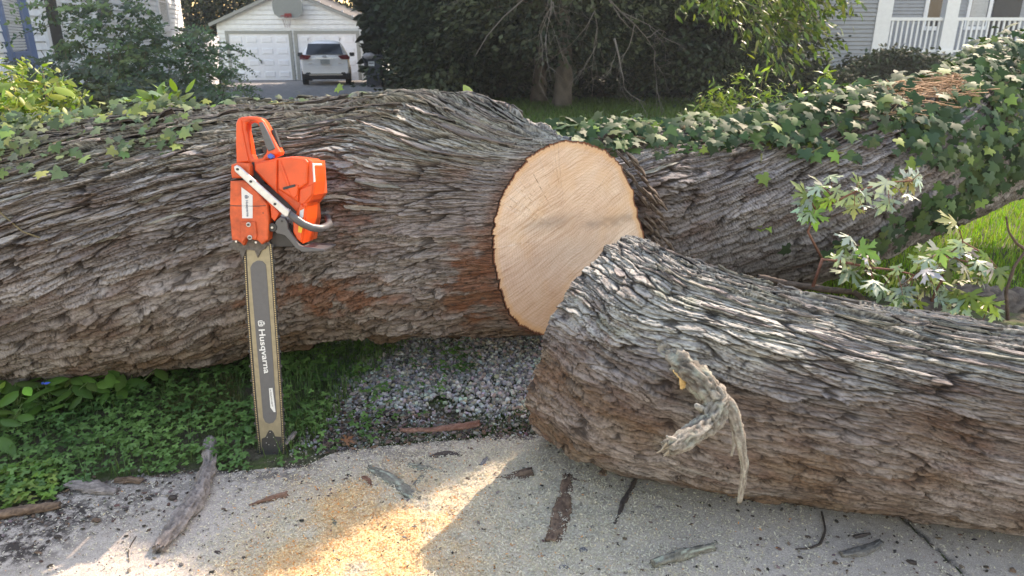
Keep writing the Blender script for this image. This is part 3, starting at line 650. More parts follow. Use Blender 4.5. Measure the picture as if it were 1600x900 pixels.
mb.build('gable_trim', TRIM, gar)
for ua, ub in ((362, 455), (468, 559)):
    xa, xb = gx(ua, 90), gx(ub, 90); zt = gzv(53)
    mb = MB(); fbox(mb, (0, GY), (1, 0), (0, -1), 0, xa - .14, xa, -.05, .09, gb, zt + .14); fbox(mb, (0, GY), (1, 0), (0, -1), 0, xb, xb + .14, -.05, .09, gb, zt + .14); fbox(mb, (0, GY), (1, 0), (0, -1), 0, xa, xb, -.05, .09, zt, zt + .14)
    fr = mb.build('door_frame', TRIM, gar)
    mb = MB(); fbox(mb, (0, GY), (1, 0), (0, -1), 0, xa, xb, -.02, .052, gb + .01, zt)
    W_ = (xb - xa) / 4; Hh = (zt - gb) / 4
    for i in range(4):
        fbox(mb, (0, GY), (1, 0), (0, -1), 0, xa, xb, .052, .056, gb + Hh * i + .0, gb + Hh * i + .03)
        for j in range(4): 
            s0_, s1_, z0_, z1_ = xa + W_ * j + .09, xa + W_ * (j + 1) - .09, gb + Hh * i + .12, gb + Hh * (i + 1) - .1
            V = [(s0_, GY - .052, z0_), (s1_, GY - .052, z0_), (s1_, GY - .052, z1_), (s0_, GY - .052, z1_), (s0_ + .05, GY - .075, z0_ + .05), (s1_ - .05, GY - .075, z0_ + .05), (s1_ - .05, GY - .075, z1_ - .05), (s0_ + .05, GY - .075, z1_ - .05)]
            mb.add(V, [(4, 5, 6, 7), (0, 1, 5, 4), (1, 2, 6, 5), (2, 3, 7, 6), (3, 0, 4, 7)])
    dr = mb.build('garage_door', DOORW, gar)
    mb = MB(); mb.box(((xa + xb) / 2, GY - .10, gb + Hh * 1.6), (.05, .05, .14)); mb.build('handle', DARK, dr)
# basketball backboard hung on the gable
hx = gx(455, 20); hz0, hz1 = gzv(28), gzv(-4)
hoop = empty('basketball_hoop', (hx, GY - .2, hz0), 'grey fan shaped backboard with a red rim mounted on the garage gable', 'basketball hoop')
hw = (gx(478, 15) - gx(432, 15)) / 2
mb = MB(); pts = [(-.62, 0), (.62, 0), (.93, .18), (1, .45), (1, .72), (.88, .9), (.6, 1), (-.6, 1), (-.88, .9), (-1, .72), (-1, .45), (-.93, .18)]
mb.prism([(hx + a_ * hw, GY - .5, hz0 + b_ * (hz1 - hz0)) for a_, b_ in pts], (0, .05, 0)); mb.build('backboard', BOARD, hoop)
mb = MB(); cr = [(hx + .23 * math.cos(q), GY - .78 + .23 * math.sin(q), hz0 + .06) for q in np.linspace(0, 2 * math.pi, 20)]
mb.tube(cr, .018, 6); mb.box((hx, GY - .53, hz0 + .08), (.3, .06, .18)); mb.build('rim', HOOP, hoop)
mb = MB()
for k in range(10):
    q = k * math.pi / 5
    mb.tube([(hx + .23 * math.cos(q), GY - .78 + .23 * math.sin(q), hz0 + .05), (hx + .15 * math.cos(q + .3), GY - .78 + .15 * math.sin(q + .3), hz0 - .2), (hx + .11 * math.cos(q), GY - .78 + .11 * math.sin(q), hz0 - .42)], .009, 4)
mb.build('net', NET, hoop)
for s_ in (-.3, .3): mb = MB(); mb.box((hx + s_, GY - .24, hz0 + .5), (.06, .5, .06)); mb.build('bracket', STEEL, hoop)

# ------------------------------------------------------------------ parked car, rear view
CY = 28.6; cb = float(gz(CY)); cx0 = XU(508, CY, .5)
car = empty('parked_car', (cx0, CY, cb), 'white compact SUV with dark rear window parked nose-in before the garage', 'car')
def sect(y, hw_, zb, zs, wt, zt, k=.08):
    return [(-hw_ * .93, y, zb), (-hw_, y, zb + .18), (-hw_, y, zs - .22), (-hw_ * .965, y, zs), (-wt - .03, y, zt - .14), (-wt + .10, y, zt - .02), (0, y, zt + .02), (wt - .10, y, zt - .02), (wt + .03, y, zt - .14), (hw_ * .965, y, zs), (hw_, y, zs - .22), (hw_, y, zb + .18), (hw_ * .93, y, zb)]
secs = [sect(.05, .80, .38, .80, .70, .82), sect(0, .86, .34, 1.0, .76, 1.06), sect(.10, .90, .30, 1.08, .72, 1.22), sect(.32, .92, .28, 1.10, .66, 1.52), sect(.55, .925, .28, 1.10, .62, 1.64), sect(1.4, .925, .26, 1.08, .64, 1.68), sect(2.4, .925, .26, 1.05, .64, 1.62), sect(3.2, .92, .26, 1.02, .72, 1.16), sect(4.1, .88, .28, .92, .78, .98), sect(4.45, .75, .34, .8, .65, .84)]
V = [(cx0 + p[0], CY + p[1], cb + p[2]) for s_ in secs for p in s_]; Fc = []; k = 13
for i in range(len(secs) - 1):
    for j in range(k): Fc.append((i * k + j, i * k + (j + 1) % k, (i + 1) * k + (j + 1) % k, (i + 1) * k + j))
Fc.append(tuple(range(k))[::-1]); Fc.append(tuple(range((len(secs) - 1) * k, len(secs) * k)))
mb = MB(); mb.add(V, Fc); o = mb.build('body', CARW, car, True); sb = o.modifiers.new('s', 'SUBSURF'); sb.levels = sb.render_levels = 2
cq = lambda x, y, z: (cx0 + x, CY + y, cb + z)
def cslab(name, pts, dy, mat, par=None, bev=0): 
    mb = MB(); mb.prism([cq(*p) for p in pts], (0, dy, 0)); return mb.build(name, mat, par or car, bevel=bev)
cslab('rear_window', [(-.70, .05, 1.14), (.70, .05, 1.14), (.60, .30, 1.54), (-.60, .30, 1.54)], -.02, GLASS)
for s_ in (-1, 1):
    cslab('tail_lamp', [(s_ * .50, -.045, 1.10), (s_ * .62, -.03, .97), (s_ * .93, .04, .96), (s_ * .95, .10, 1.06), (s_ * .84, .03, 1.15), (s_ * .70, -.02, 1.13)][::-s_], -.03, REDL)
    cslab('bumper_lamp', [(s_ * .55, -.06, .43), (s_ * .78, -.04, .43), (s_ * .72, -.05, .49), (s_ * .60, -.06, .49)][::-s_], -.02, DARK)
    mb = MB(); mb.box(cq(s_ * 1.03, 1.75, 1.12), (.2, .09, .15)); mb.build('wing_mirror', DARK, car, bevel=.03)
    mb = MB(); mb.tube([cq(s_ * .60, .5, 1.66), cq(s_ * .61, .8, 1.74), cq(s_ * .62, 2.3, 1.73)], .022, 6); mb.build('roof_rail', STEEL, car, True)
    for yy in (.75, 3.45):
        mb = MB(); mb.tube([cq(s_ * .72, yy, .335), cq(s_ * .94, yy, .335)], .335, 24); wh = mb.build('wheel', TYRE, car, bevel=.03)
        mb = MB(); mb.tube([cq(s_ * .93, yy, .335), cq(s_ * .948, yy, .335)], .22, 12); mb.build('rim', STEEL, wh)
cslab('number_plate', [(-.17, -.06, .80), (.17, -.06, .80), (.17, -.05, .96), (-.17, -.05, .96)], -.015, TRIM)
cslab('chrome_strip', [(-.36, -.055, .985), (.36, -.055, .985), (.36, -.05, 1.02), (-.36, -.05, 1.02)], -.02, STEEL)
mb = MB()
for rx, rz, ox, oz in ((.075, .05, 0, 1.065), (.028, .045, 0, 1.068), (.05, .018, 0, 1.083)): mb.tube([cq(ox + rx * math.cos(q), -.035, oz + rz * math.sin(q)) for q in np.linspace(0, 2 * math.pi, 18)], .007, 5)
mb.build('emblem', STEEL, car)
for s_ in (-.55, .55): mb = MB(); mb.box(cq(s_, -.055, .82), (.13, .01, .03)); mb.build('badge', STEEL, car)
mb = MB(); mb.box(cq(0, .04, .33), (1.70, .26, .22)); bo_ = mb.build('bumper', TYRE, car, bevel=.05)
mb = MB(); mb.box(cq(0, -.09, .40), (1.25, .02, .03)); mb.build('bumper_trim', STEEL, bo_)
car.rotation_euler = (0, 0, math.radians(12))
mb = MB(); mb.tube([cq(.1, .12, 1.20), cq(-.22, .08, 1.19)], .01, 5); mb.build('wiper', TYRE, car)

# ------------------------------------------------------------------ wheelie bin
BY = 27.5; bx = XU(584, BY, .3); bb = float(gz(BY))
binn = empty('wheelie_bin', (bx, BY, bb), 'dark grey wheelie bin with bulging lid and white sticker beside the car', 'rubbish bin')
mb = MB(); hw0, hw1 = .24, .31
V = [(bx + sx_ * a_, BY + sy_ * a_, bb + z) for a_, z in ((hw0, .06), (hw1, 1.0), (hw1 + .03, 1.0), (hw1 + .03, 1.06)) for sx_, sy_ in ((-1, -1), (1, -1), (1, 1), (-1, 1))]
Fc = [(0, 1, 2, 3)] + [(4 * i + j, 4 * i + (j + 1) % 4, 4 * i + 4 + (j + 1) % 4, 4 * i + 4 + j) for i in range(3) for j in range(4)]
mb.add(V, Fc); mb.build('body', BINM, binn, bevel=.02)
mb = MB(); mb.prism([(bx - .32, BY - .34, bb + 1.15), (bx + .36, BY - .34, bb + 1.09), (bx + .44, BY - .34, bb + 1.04), (bx + .44, BY - .34, bb + 1.075), (bx + .36, BY - .34, bb + 1.14), (bx - .30, BY - .34, bb + 1.2)], (0, .66, 0)); mb.build('lid', BINM, binn, bevel=.012)
V, q, t, c = organic([(bx - .28, BY - .3, bb + 1.08), (bx - .1, BY - .33, bb + 1.12), (bx + .12, BY - .3, bb + 1.09)], [.07, .11, .06], seed=5, seg=.02, rough=.25, c1=(.5, .48, .5), c2=(.6, .5, .5)); meshnp('rubbish_bag', V, [q, t], BAGM, binn)
for s_ in (-1, 1):
    mb = MB(); mb.tube([(bx + s_ * .24, BY + .2, bb + .11), (bx + s_ * .30, BY + .2, bb + .11)], .11, 16); mb.build('wheel', TYRE, binn)
mb = MB(); mb.box((bx - .02, BY - .305, bb + .83), (.22, .012, .16)); st_ = mb.build('sticker', WHITE, binn)
mb = MB()
for i, x_ in enumerate((-.09, -.045, 0, .045)): mb.box((bx + x_, BY - .3135, bb + .85), (.03, .004, .05))
mb.build('sticker_print', DARK, st_)

# ------------------------------------------------------------------ left house
HC = np.array([XU(45, 13.5, 1.0), 13.5]); dm_ = np.array([-.24, 1.0]); dm_ /= np.linalg.norm(dm_); nm_ = np.array([dm_[1], -dm_[0]])
hb = float(gz(13.5)) - .1
def su(u, z, o=HC, d=dm_):
    best = None
    for q in np.linspace(-8, 30, 7601):
        p = o + d * q
        if p[1] < 1: continue
        t = p[1] * cp + (H - z) * sp; uu = 800 + F * p[0] / t
        if best is None or abs(uu - u) < best[0]: best = (abs(uu - u), q)
    return best[1]
Lh = su(289, 1.3)
hou = empty('left_house', (HC[0], HC[1], hb), 'white clapboard house with blue window trim at the left edge', 'house')
mb = MB(); siding(mb, HC, HC + dm_ * Lh, hb, lambda q: 5.4, .15, .018, nm_, .15)
fbox(mb, HC, dm_, nm_, 0, 0, Lh, -.2, -.002, hb, 5.4); mb.build('side_wall', SID, hou)
dn = np.array([.48, -1.0]); dn /= np.linalg.norm(dn); nn2 = np.array([-dn[1], dn[0]])
if nn2[0] < 0: nn2 = -nn2
mb = MB(); siding(mb, HC, HC + dn * 3.2, hb, lambda q: 5.4, .15, .018, nn2, .13); fbox(mb, HC, dn, nn2, 0, 0, 3.2, -.2, -.002, hb, 5.4); mb.build('bay_wall', SID, hou)
mb = MB(); mb.box((HC[0], HC[1], (hb + 5.4) / 2), (.22, .22, 5.4 - hb)); mb.build('corner_post', BLUE, hou)
zw = P(800, 80, 12.8)[2]
window(hou, HC, dn, nn2, .42, 2.1, zw, 3.6, BLUE, True, .22)
# windows down the side wall
def zat(v, s): p = HC + dm_ * s; return H + p[1] * ray(800, v)[2] / ray(800, v)[1]
s0_, s1_ = su(72, 1.3), su(96, 1.3); window(hou, HC, dm_, nm_, s0_ + .05, s1_ - .05, zat(92, s0_), zat(92, s0_) + 1.9, WHITE, False, .16, DARK, False)
s0_, s1_ = su(150, 1.6), su(172, 1.6); window(hou, HC, dm_, nm_, s0_, s1_, zat(26, s0_), zat(26, s0_) + 1.5, WHITE, False, .18)
s0_, s1_ = su(251, 1.6), su(263, 1.6); window(hou, HC, dm_, nm_, s0_, s1_, zat(40, s0_), zat(40, s0_) + 1.5, WHITE, True, .18)
# white picket fence between house and garage
fx0, fx1 = P(300, 100, 24), P(347, 100, 32.5)
fen = empty('picket_fence', (fx0[0], 24, gz(24)), 'white board fence running behind the bushes towards the garage', 'fence')
mb = MB(); n_ = 34
for i in range(n_):
    f_ = i / (n_ - 1); x_ = fx0[0] + (fx1[0] - fx0[0]) * f_; y_ = 24 + 8.5 * f_; mb.box((x_, y_, gz(y_) + .95), (.05, .19, 1.9))
mb.build('boards', WHITE, fen)
mb = MB(); 
for z_ in (.4, 1.5): mb.tube([(fx0[0] - .06, 24, gz(24) + z_), (fx1[0] - .06, 32.5, gz(32.5) + z_)], .04, 4)
mb.build('rails', WHITE, fen)

# ------------------------------------------------------------------ right house with porch
RY = 25.0; rb = float(gz(RY)); rx = lambda u, Y=RY, z=1.3: XU(u, Y, z); rz = lambda v, Y=RY: P(800, v, Y)[2]
rh = empty('right_house', (rx(1400), RY, rb), 'grey clapboard house with a white railed porch at the top right', 'house')
xa, xb = rx(1185), rx(1362)
mb = MB(); siding(mb, (xa, RY), (xb, RY), rb, lambda q: 6, .13, .022, None, .2); fbox(mb, (0, RY), (1, 0), (0, -1), 0, xa, xb, -.3, -.002, rb, 6)
mb.prism([(xa, RY + .3, rb), (xa, RY + .3, 6), (xa + .1, RY + .3, 6), (xa + .1, RY + .3, rb)], (0, 8, 0)); mb.build('wall', GREYS, rh)
mb = MB(); mb.box(((xb + .25), RY + .05, (rb + 6) / 2), (.5, .25, 6 - rb)); mb.build('corner_board', WHITE, rh)
PYb = RY + 2.2; pf = rz(84, RY - .2)
mb = MB(); siding(mb, (xb + .2, PYb), (rx(1800), PYb), pf, lambda q: 6, .118, .022); fbox(mb, (0, PYb), (1, 0), (0, -1), 0, xb + .2, rx(1800), -.3, -.002, rb, 6); mb.build('porch_wall', GREYS, rh)
mb = MB(); mb.box(((xb + rx(1800)) / 2 + .3, RY + 1.05, pf - .12), (rx(1800) - xb - .1, 2.3, .16)); mb.build('porch_floor', TRIM, rh)
mb = MB(); mb.box(((xb + rx(1800)) / 2 + .3, RY + .1, (pf - .2 + rb) / 2), (rx(1800) - xb - .3, .05, pf - .2 - rb)); mb.build('porch_skirt', TRIM, rh)
for u0, u1 in ((1466, 1486), (1640, 1660)):
    mb = MB(); a_, b_ = rx(u0), rx(u1); mb.box(((a_ + b_) / 2, RY + .02, (pf + 5) / 2), (b_ - a_, .3, 5 - pf)); mb.box(((a_ + b_) / 2, RY + .02, pf + .06), (b_ - a_ + .08, .38, .12)); mb.build('porch_post', WHITE, rh)
zt = rz(27, RY - .2)
for u0, u1 in ((1378, 1466), (1486, 1640), (1662, 1790)):
    a_, b_ = rx(u0), rx(u1); mb = MB(); mb.box(((a_ + b_) / 2, RY, zt - .05), (b_ - a_, .09, .10)); mb.box(((a_ + b_) / 2, RY, pf + .08), (b_ - a_, .06, .07))
    rl = mb.build('railing', WHITE, rh); mb = MB(); n_ = max(2, int((b_ - a_) / .17))
    for i in range(n_): mb.box((a_ + (b_ - a_) * (i + .5) / n_, RY, (zt + pf) / 2), (.06, .045, zt - pf - .16))
    mb.build('balusters', WHITE, rl)
window(rh, (0, PYb), (1, 0), (0, -1), rx(1440, PYb), rx(1462, PYb) + .15, pf + .9, 4.2, WHITE, False, .14)
window(rh, (0, PYb), (1, 0), (0, -1), rx(1505, PYb), rx(1532, PYb), pf + .9, 4.2, WHITE, True, .12)
mb = MB(); fbox(mb, (0, PYb), (1, 0), (0, -1), 0, rx(1540, PYb), rx(1582, PYb), .0, .09, pf, 3.3); mb.build('front_door', DARK, rh)
window(rh, (0, RY), (1, 0), (0, -1), rx(1215), rx(1250), rz(52), 3.4, WHITE, False, .13)
# ------------------------------------------------------------------ chainsaw, leaning on the trunk
ORANGE = simple('orange_plastic', (.70, .075, .010), .36, 0, .14, 22, .02); ORD = simple('dusty_orange', (.55, .085, .022), .55, 0, .32, 28, .08)
BLK = simple('black_plastic', (.025, .025, .027), .5, 0, .2, 60); GRY = simple('grey_plastic', (.085, .085, .09), .4, 0, .1, 60)
ALU = simple('brushed_metal', (.50, .50, .51), .4, .75, .12, 90); ENG = simple('engine_dark', (.05, .05, .055), .6, .3, .3, 60)
BARM = simple('bar_metal', (.25, .225, .165), .42, .6, .16, 40); INL = simple('bar_inlay', (.095, .095, .10), .5, 0, .07, 60)
DUST = simple('oily_metal', (.11, .10, .09), .7, .3, .35, 90, .3); LAB = simple('label_white', (.62, .62, .61), .5, 0, .04, 50); INK = simple('label_ink', (.03, .06, .14), .5)
LTXT = simple('bar_lettering', (.68, .68, .66), .5, 0, .08, 200); KNOB = simple('blue_knob', (.02, .10, .42), .35); YEL = simple('yellow_sticker', (.7, .45, .03), .5); BRASS = simple('chain_rivet', (.42, .35, .22), .35, .8)
ti = G(425, 707); TH0 = math.radians(9.5)
Uv = np.array([1, 0, 0]); Vv = np.array([0, math.sin(TH0), math.cos(TH0)]); Nv = np.array([0, -math.cos(TH0), math.sin(TH0)])
org = ti - Vv * .012
def S2(u, v):
    d = ray(u, v); C0 = np.array([0, 0, H]); t = (org - C0) @ Nv / (d @ Nv); p = C0 + d * t - org; return np.array([p @ Uv, p @ Vv])
def Z4(X, Y): return S2(340 + X / 3.46, 160 + Y / 3.46)
def Z5(X, Y): return S2(360 + X / 2.5, 360 + Y / 2.5)
def W3(ab, w_): return org + Uv * ab[0] + Vv * ab[1] + Nv * w_
saw = empty('chainsaw', org, 'orange chainsaw standing on its long bar tip, leaning against the fallen trunk', 'chainsaw')
Mloc = Matrix((( Uv[0], Vv[0], Nv[0]), (Uv[1], Vv[1], Nv[1]), (Uv[2], Vv[2], Nv[2])))
def plate(name, outs, w0, w1, mat, parent=saw, bev=.003, res=1, curve=False):
    """outline(s) in the saw plane (metres), from w0 to w1 along the plane normal, rounded edges, holes allowed"""
    cu = bpy.data.curves.new(name, 'CURVE'); cu.dimensions = '2D'; cu.fill_mode = 'BOTH'
    cu.extrude = (w1 - w0) / 2 - bev; cu.bevel_depth = bev; cu.bevel_resolution = 2; cu.offset = -bev
    for ol in outs:
        if curve:
            sp_ = cu.splines.new('BEZIER'); sp_.bezier_points.add(len(ol) - 1)
            for i, p in enumerate(ol): bpt = sp_.bezier_points[i]; bpt.co = (p[0], p[1], 0); bpt.handle_left_type = bpt.handle_right_type = 'AUTO'
            sp_.resolution_u = 6
        else:
            sp_ = cu.splines.new('POLY'); sp_.points.add(len(ol) - 1)
            for i, p in enumerate(ol): sp_.points[i].co = (p[0], p[1], 0, 1)
        sp_.use_cyclic_u = True
    tmp = bpy.data.objects.new('tmp', cu); me = bpy.data.meshes.new_from_object(tmp); bpy.data.objects.remove(tmp)
    T = Matrix.Translation(Vector(Nv * (w0 + w1) / 2)) @ Mloc.to_4x4()
    me.transform(T); me.materials.clear(); me.materials.append(mat); me.name = name
    o = bpy.data.objects.new(name, me); COL.objects.link(o); o.parent = parent; o['_org'] = list(org)
    for p in me.polygons: p.use_smooth = False
    return o
def z4(*pts): return [Z4(*p) for p in pts]
def z5(*pts): return [Z5(*p) for p in pts]
def textm(name, txt, at, size, rot, w_, mat, parent, bold=.0, sx=1.0):
    cu = bpy.data.curves.new(name, 'FONT'); cu.body = txt; cu.size = size; cu.extrude = .0004; cu.align_x = 'CENTER'; cu.align_y = 'CENTER'; cu.offset = bold
    tmp = bpy.data.objects.new('tmp', cu); me = bpy.data.meshes.new_from_object(tmp); bpy.data.objects.remove(tmp)
    me.transform(Matrix.Translation(Vector(Nv * w_)) @ Mloc.to_4x4() @ Matrix.Translation((at[0], at[1], 0)) @ Matrix.Rotation(rot, 4, 'Z') @ Matrix.Diagonal((sx, 1, 1, 1)))
    me.materials.clear(); me.materials.append(mat); me.name = name
    o = bpy.data.objects.new(name, me); COL.objects.link(o); o.parent = parent; return o
# guide bar
Lb = [(62, 60), (65, 110), (75, 300), (88, 470), (101, 640), (112, 760), (121, 850)]; Rb = [(152, 60), (157, 110), (169, 300), (181, 470), (192, 640), (199, 760), (203, 850)]
cb_ = [(124, 872), (134, 884), (152, 891), (172, 893), (188, 888), (198, 878), (203, 866)]
outl = z5(*(Lb + cb_ + Rb[::-1])); bar = plate('guide_bar', [outl], -.0025, .0025, BARM, bev=.0008)
ins = [Z5(103, 118 + 0), Z5(110, 117), Z5(127, 119), Z5(139, 133), Z5(142, 150), Z5(155, 330), Z5(167, 500), Z5(175, 620), Z5(182, 715), Z5(179, 735), Z5(168, 750), Z5(152, 754), Z5(138, 748), Z5(129, 730), Z5(118, 600), Z5(102, 420), Z5(88, 260), Z5(79, 145), Z5(88, 128)]
inl = plate('bar_inlay', [ins], .0026, .0036, INL, bar, bev=.0003)
nose = plate('nose_plate', [z5((124, 812), (138, 806), (146, 790), (152, 780), (162, 780), (170, 790), (175, 803), (199, 806), (203, 850), (203, 866), (198, 878), (188, 888), (172, 893), (152, 891), (134, 884), (124, 872))], .0026, .0042, BLK, bar, bev=.0004)
for X_, Y_ in ((157, 787), (146, 806), (170, 806), (142, 828), (182, 826), (152, 835), (175, 838)): 
    p = Z5(X_, Y_); plate('rivet', [[(p[0] + .0018 * math.cos(q), p[1] + .0018 * math.sin(q)) for q in np.linspace(0, 2 * math.pi, 9)[:-1]]], .0042, .0052, STEEL, nose, bev=.0003)
rot = math.atan2(*(Z5(148, 550) - Z5(128, 390))[::-1])
pc = (Z5(126, 398) + Z5(141, 545)) / 2; hgt = np.linalg.norm(Z5(112, 470) - Z5(140, 468)); Lt = np.linalg.norm(Z5(123, 385) - Z5(141, 556))
def fit(o, L): 
    pass
tx_ = textm('bar_lettering', 'Husqvarna', Z5(134, 470), .040, rot, .0042, LTXT, inl, .0006)
def fit_text(o, cen, L, Hh, rot):
    me = o.data; n = len(me.vertices); co = np.empty(n * 3); me.vertices.foreach_get('co', co); co = co.reshape(-1, 3)
    a = co @ Uv; b = co @ Vv; w_ = co @ Nv; dr_ = np.array([math.cos(rot), math.sin(rot)]); dp = np.array([-dr_[1], dr_[0]])
    l = a * dr_[0] + b * dr_[1]; h = a * dp[0] + b * dp[1]
    l = (l - (l.min() + l.max()) / 2) / (l.max() - l.min()) * L; h = (h - (h.min() + h.max()) / 2) / (h.max() - h.min()) * Hh
    c2 = cen[None] + l[:, None] * dr_ + h[:, None] * dp
    me.vertices.foreach_set('co', (c2[:, :1] * Uv + c2[:, 1:] * Vv + w_[:, None] * Nv).astype(np.float32).ravel()); me.update()
fit_text(tx_, Z5(131, 472), np.linalg.norm(Z5(122, 384) - Z5(139, 556)), np.linalg.norm(Z5(116, 470) - Z5(147, 468)) * 1.0, rot)
def logo(name, cen, r, rot, w_, mat, parent):
    M2 = np.array([[math.cos(rot), -math.sin(rot)], [math.sin(rot), math.cos(rot)]])
    tr = lambda pts: [cen + M2 @ (np.array(p) * r) for p in pts]
    # crowned rounded tile with an H, tile opened towards the crown side
    o_ = [(-.9, -.75), (-.55, -.95), (.55, -.95), (.9, -.75), (.95, .2), (.8, .55), (.55, .55), (.55, .3), (.68, .25), (.62, -.6), (.45, -.7), (-.45, -.7), (-.62, -.6), (-.68, .25), (-.55, .3), (-.55, .55), (-.8, .55), (-.95, .2)]
    a = plate(name, [tr(o_)], w_, w_ + .0008, mat, parent, bev=.0001)
    plate('crest_letter', [tr([(-.42, -.5), (-.2, -.5), (-.2, -.1), (.2, -.1), (.2, -.5), (.42, -.5), (.42, .5), (.2, .5), (.2, .12), (-.2, .12), (-.2, .5), (-.42, .5)])], w_, w_ + .0008, mat, a, bev=.0001)
    plate('crest_crown', [tr([(-.5, .68), (.5, .68), (.62, 1.1), (.3, .9), (0, 1.25), (-.3, .9), (-.62, 1.1)])], w_, w_ + .0008, mat, a, bev=.0001)
logo('bar_crest', Z5(122, 362), .0105, rot, .0040, LTXT, inl)
lab = plate('model_strip', [z5((152, 615), (166, 614), (178, 708), (171, 708), (158, 690))], .0037, .0043, LTXT, inl, bev=.0001)
t2 = textm('strip_lettering', 'X-TOUCH LIGHT', Z5(164, 655), .01, rot, .0049, INL, lab, .0001); fit_text(t2, Z5(162, 653), np.linalg.norm(Z5(158, 620) - Z5(168, 688)), .0042, rot)
# saw chain around the bar
path = z5(*([(62, 60)] + Lb[1:] + cb_ + Rb[::-1])); path = np.array(path); L_ = np.concatenate([[0], np.cumsum(np.linalg.norm(np.diff(path, axis=0), axis=1))])
pitch = .0125; q = np.arange(0, L_[-1], pitch / 2); pp = np.stack([np.interp(q, L_, path[:, i]) for i in range(2)], 1); tg = np.gradient(pp, axis=0); tg /= np.linalg.norm(tg, axis=1)[:, None]; on = np.stack([tg[:, 1], -tg[:, 0]], 1)
if (on[3] @ (pp[3] - pp.mean(0))) < 0: on = -on
mb = MB(); mr = MB()
for i in range(len(q)):
    c_ = pp[i] + on[i] * .0052; M_ = np.stack([Uv * tg[i][0] + Vv * tg[i][1], Uv * on[i][0] + Vv * on[i][1], Nv], 1)
    if i % 2: mb.box(W3(c_ - on[i] * .001, 0), (.0095, .0125, .0026), M_)
    else:
        for w_ in (-.0026, .0026): mb.box(W3(c_, w_), (.0100, .0105, .0020), M_)
    if i % 8 == 0:
        mb.box(W3(c_ + on[i] * .0072, .0028), (.0090, .0065, .0014), M_)
    mr.tube([W3(c_ + tg[i] * .003, .0036), W3(c_ + tg[i] * .003, .0046)], .0021, 6)
ch = mb.build('saw_chain', BLK, saw); mr.build('chain_rivets', BRASS, ch)
# dirty bumper plate at the body foot
plate('bumper_spike', [z4((62, 775), (100, 745), (130, 762), (160, 735), (190, 738), (235, 750), (262, 745), (275, 765), (262, 790), (240, 800), (222, 838), (205, 800), (160, 795), (140, 850), (122, 800), (85, 792))], .004, .010, DUST, bev=.0012)
# engine block and dark inner body
plate('engine_block', [z4((185, 420), (330, 470), (445, 600), (440, 690), (420, 770), (285, 790), (270, 745), (285, 600))], -.13, -.012, ENG, bev=.004)
ef = plate('starter_housing', [z4((195, 330), (330, 305), (500, 312), (515, 500), (470, 560), (478, 640), (455, 765), (405, 742), (300, 720), (190, 700), (100, 690), (95, 420))], -.185, -.135, ORD, bev=.006)
mb = MB()
for k in range(9):
    a_, b_ = Z4(315 + k * 9, 545 + k * 4), Z4(345 + k * 9, 625 + k * 6); mb.tube([W3(a_, -.006), W3(b_, -.006)], .0016, 5)
mb.build('cooling_fins', STEEL, saw)
plate('muffler_cover', [z4((288, 705), (330, 700), (385, 735), (440, 782), (300, 785), (275, 760))], -.11, -.01, BLK, bev=.004)
# clutch cover
cc_ = plate('clutch_cover', [z4((90, 424), (150, 420), (182, 430), (230, 480), (285, 545), (295, 620), (291, 735), (257, 762), (237, 742), (212, 735), (178, 728), (160, 768), (143, 752), (128, 742), (98, 738), (86, 600))], -.02, .034, ORD, bev=.005)
plate('cover_rib', [z4((150, 640), (228, 640), (236, 720), (228, 738), (178, 724), (160, 755), (150, 742))], .031, .040, ORD, cc_, bev=.003)
plate('cover_groove', [z4((88, 553), (228, 556), (282, 553), (282, 556), (228, 560), (88, 557))], .032, .0352, BLK, cc_, bev=.0003)
plate('cover_edge', [z4((190, 418), (204, 418), (300, 540), (345, 600), (320, 640), (300, 620), (296, 560))], -.02, .022, ORANGE, cc_, bev=.003)
lb = plate('cover_label', [z4((151, 456), (211, 500), (211, 622), (155, 622))], .0345, .0352, LAB, cc_, bev=.0001)
t3 = textm('label_lettering', 'Husqvarna', Z4(182, 565), .02, -math.pi / 2, .0357, INK, lb, .0002); fit_text(t3, Z4(182, 570), np.linalg.norm(Z4(180, 527) - Z4(180, 613)), .0105, -math.pi / 2 + .03)
logo('label_crest', Z4(179, 508), .0055, -math.pi / 2, .0354, INK, lb)
for X_, Y_ in ((193, 655), (200, 723)):
    p = Z4(X_, Y_); a = plate('bar_nut', [[(p[0] + .0075 * math.cos(q), p[1] + .0075 * math.sin(q)) for q in np.linspace(0, 2 * math.pi, 17)[:-1]]], .038, .043, ALU, saw, bev=.001)
    plate('nut_core', [[(p[0] + .0042 * math.cos(q), p[1] + .0042 * math.sin(q)) for q in np.linspace(0, 2 * math.pi, 7)[:-1]]], .043, .049, DUST, a, bev=.0008)
p = Z4(266, 594); plate('cover_hole', [[(p[0] + .002 * math.cos(q), p[1] + .002 * math.sin(q)) for q in np.linspace(0, 2 * math.pi, 9)[:-1]]], .0335, .0345, BLK, cc_, bev=.0001)
for X_, Y_ in ((125, 745), (230, 750)):
    p = Z4(X_, Y_); plate('spike_screw', [[(p[0] + .0038 * math.cos(q), p[1] + .0038 * math.sin(q)) for q in np.linspace(0, 2 * math.pi, 9)[:-1]]], .036, .040, STEEL, saw, bev=.0005)
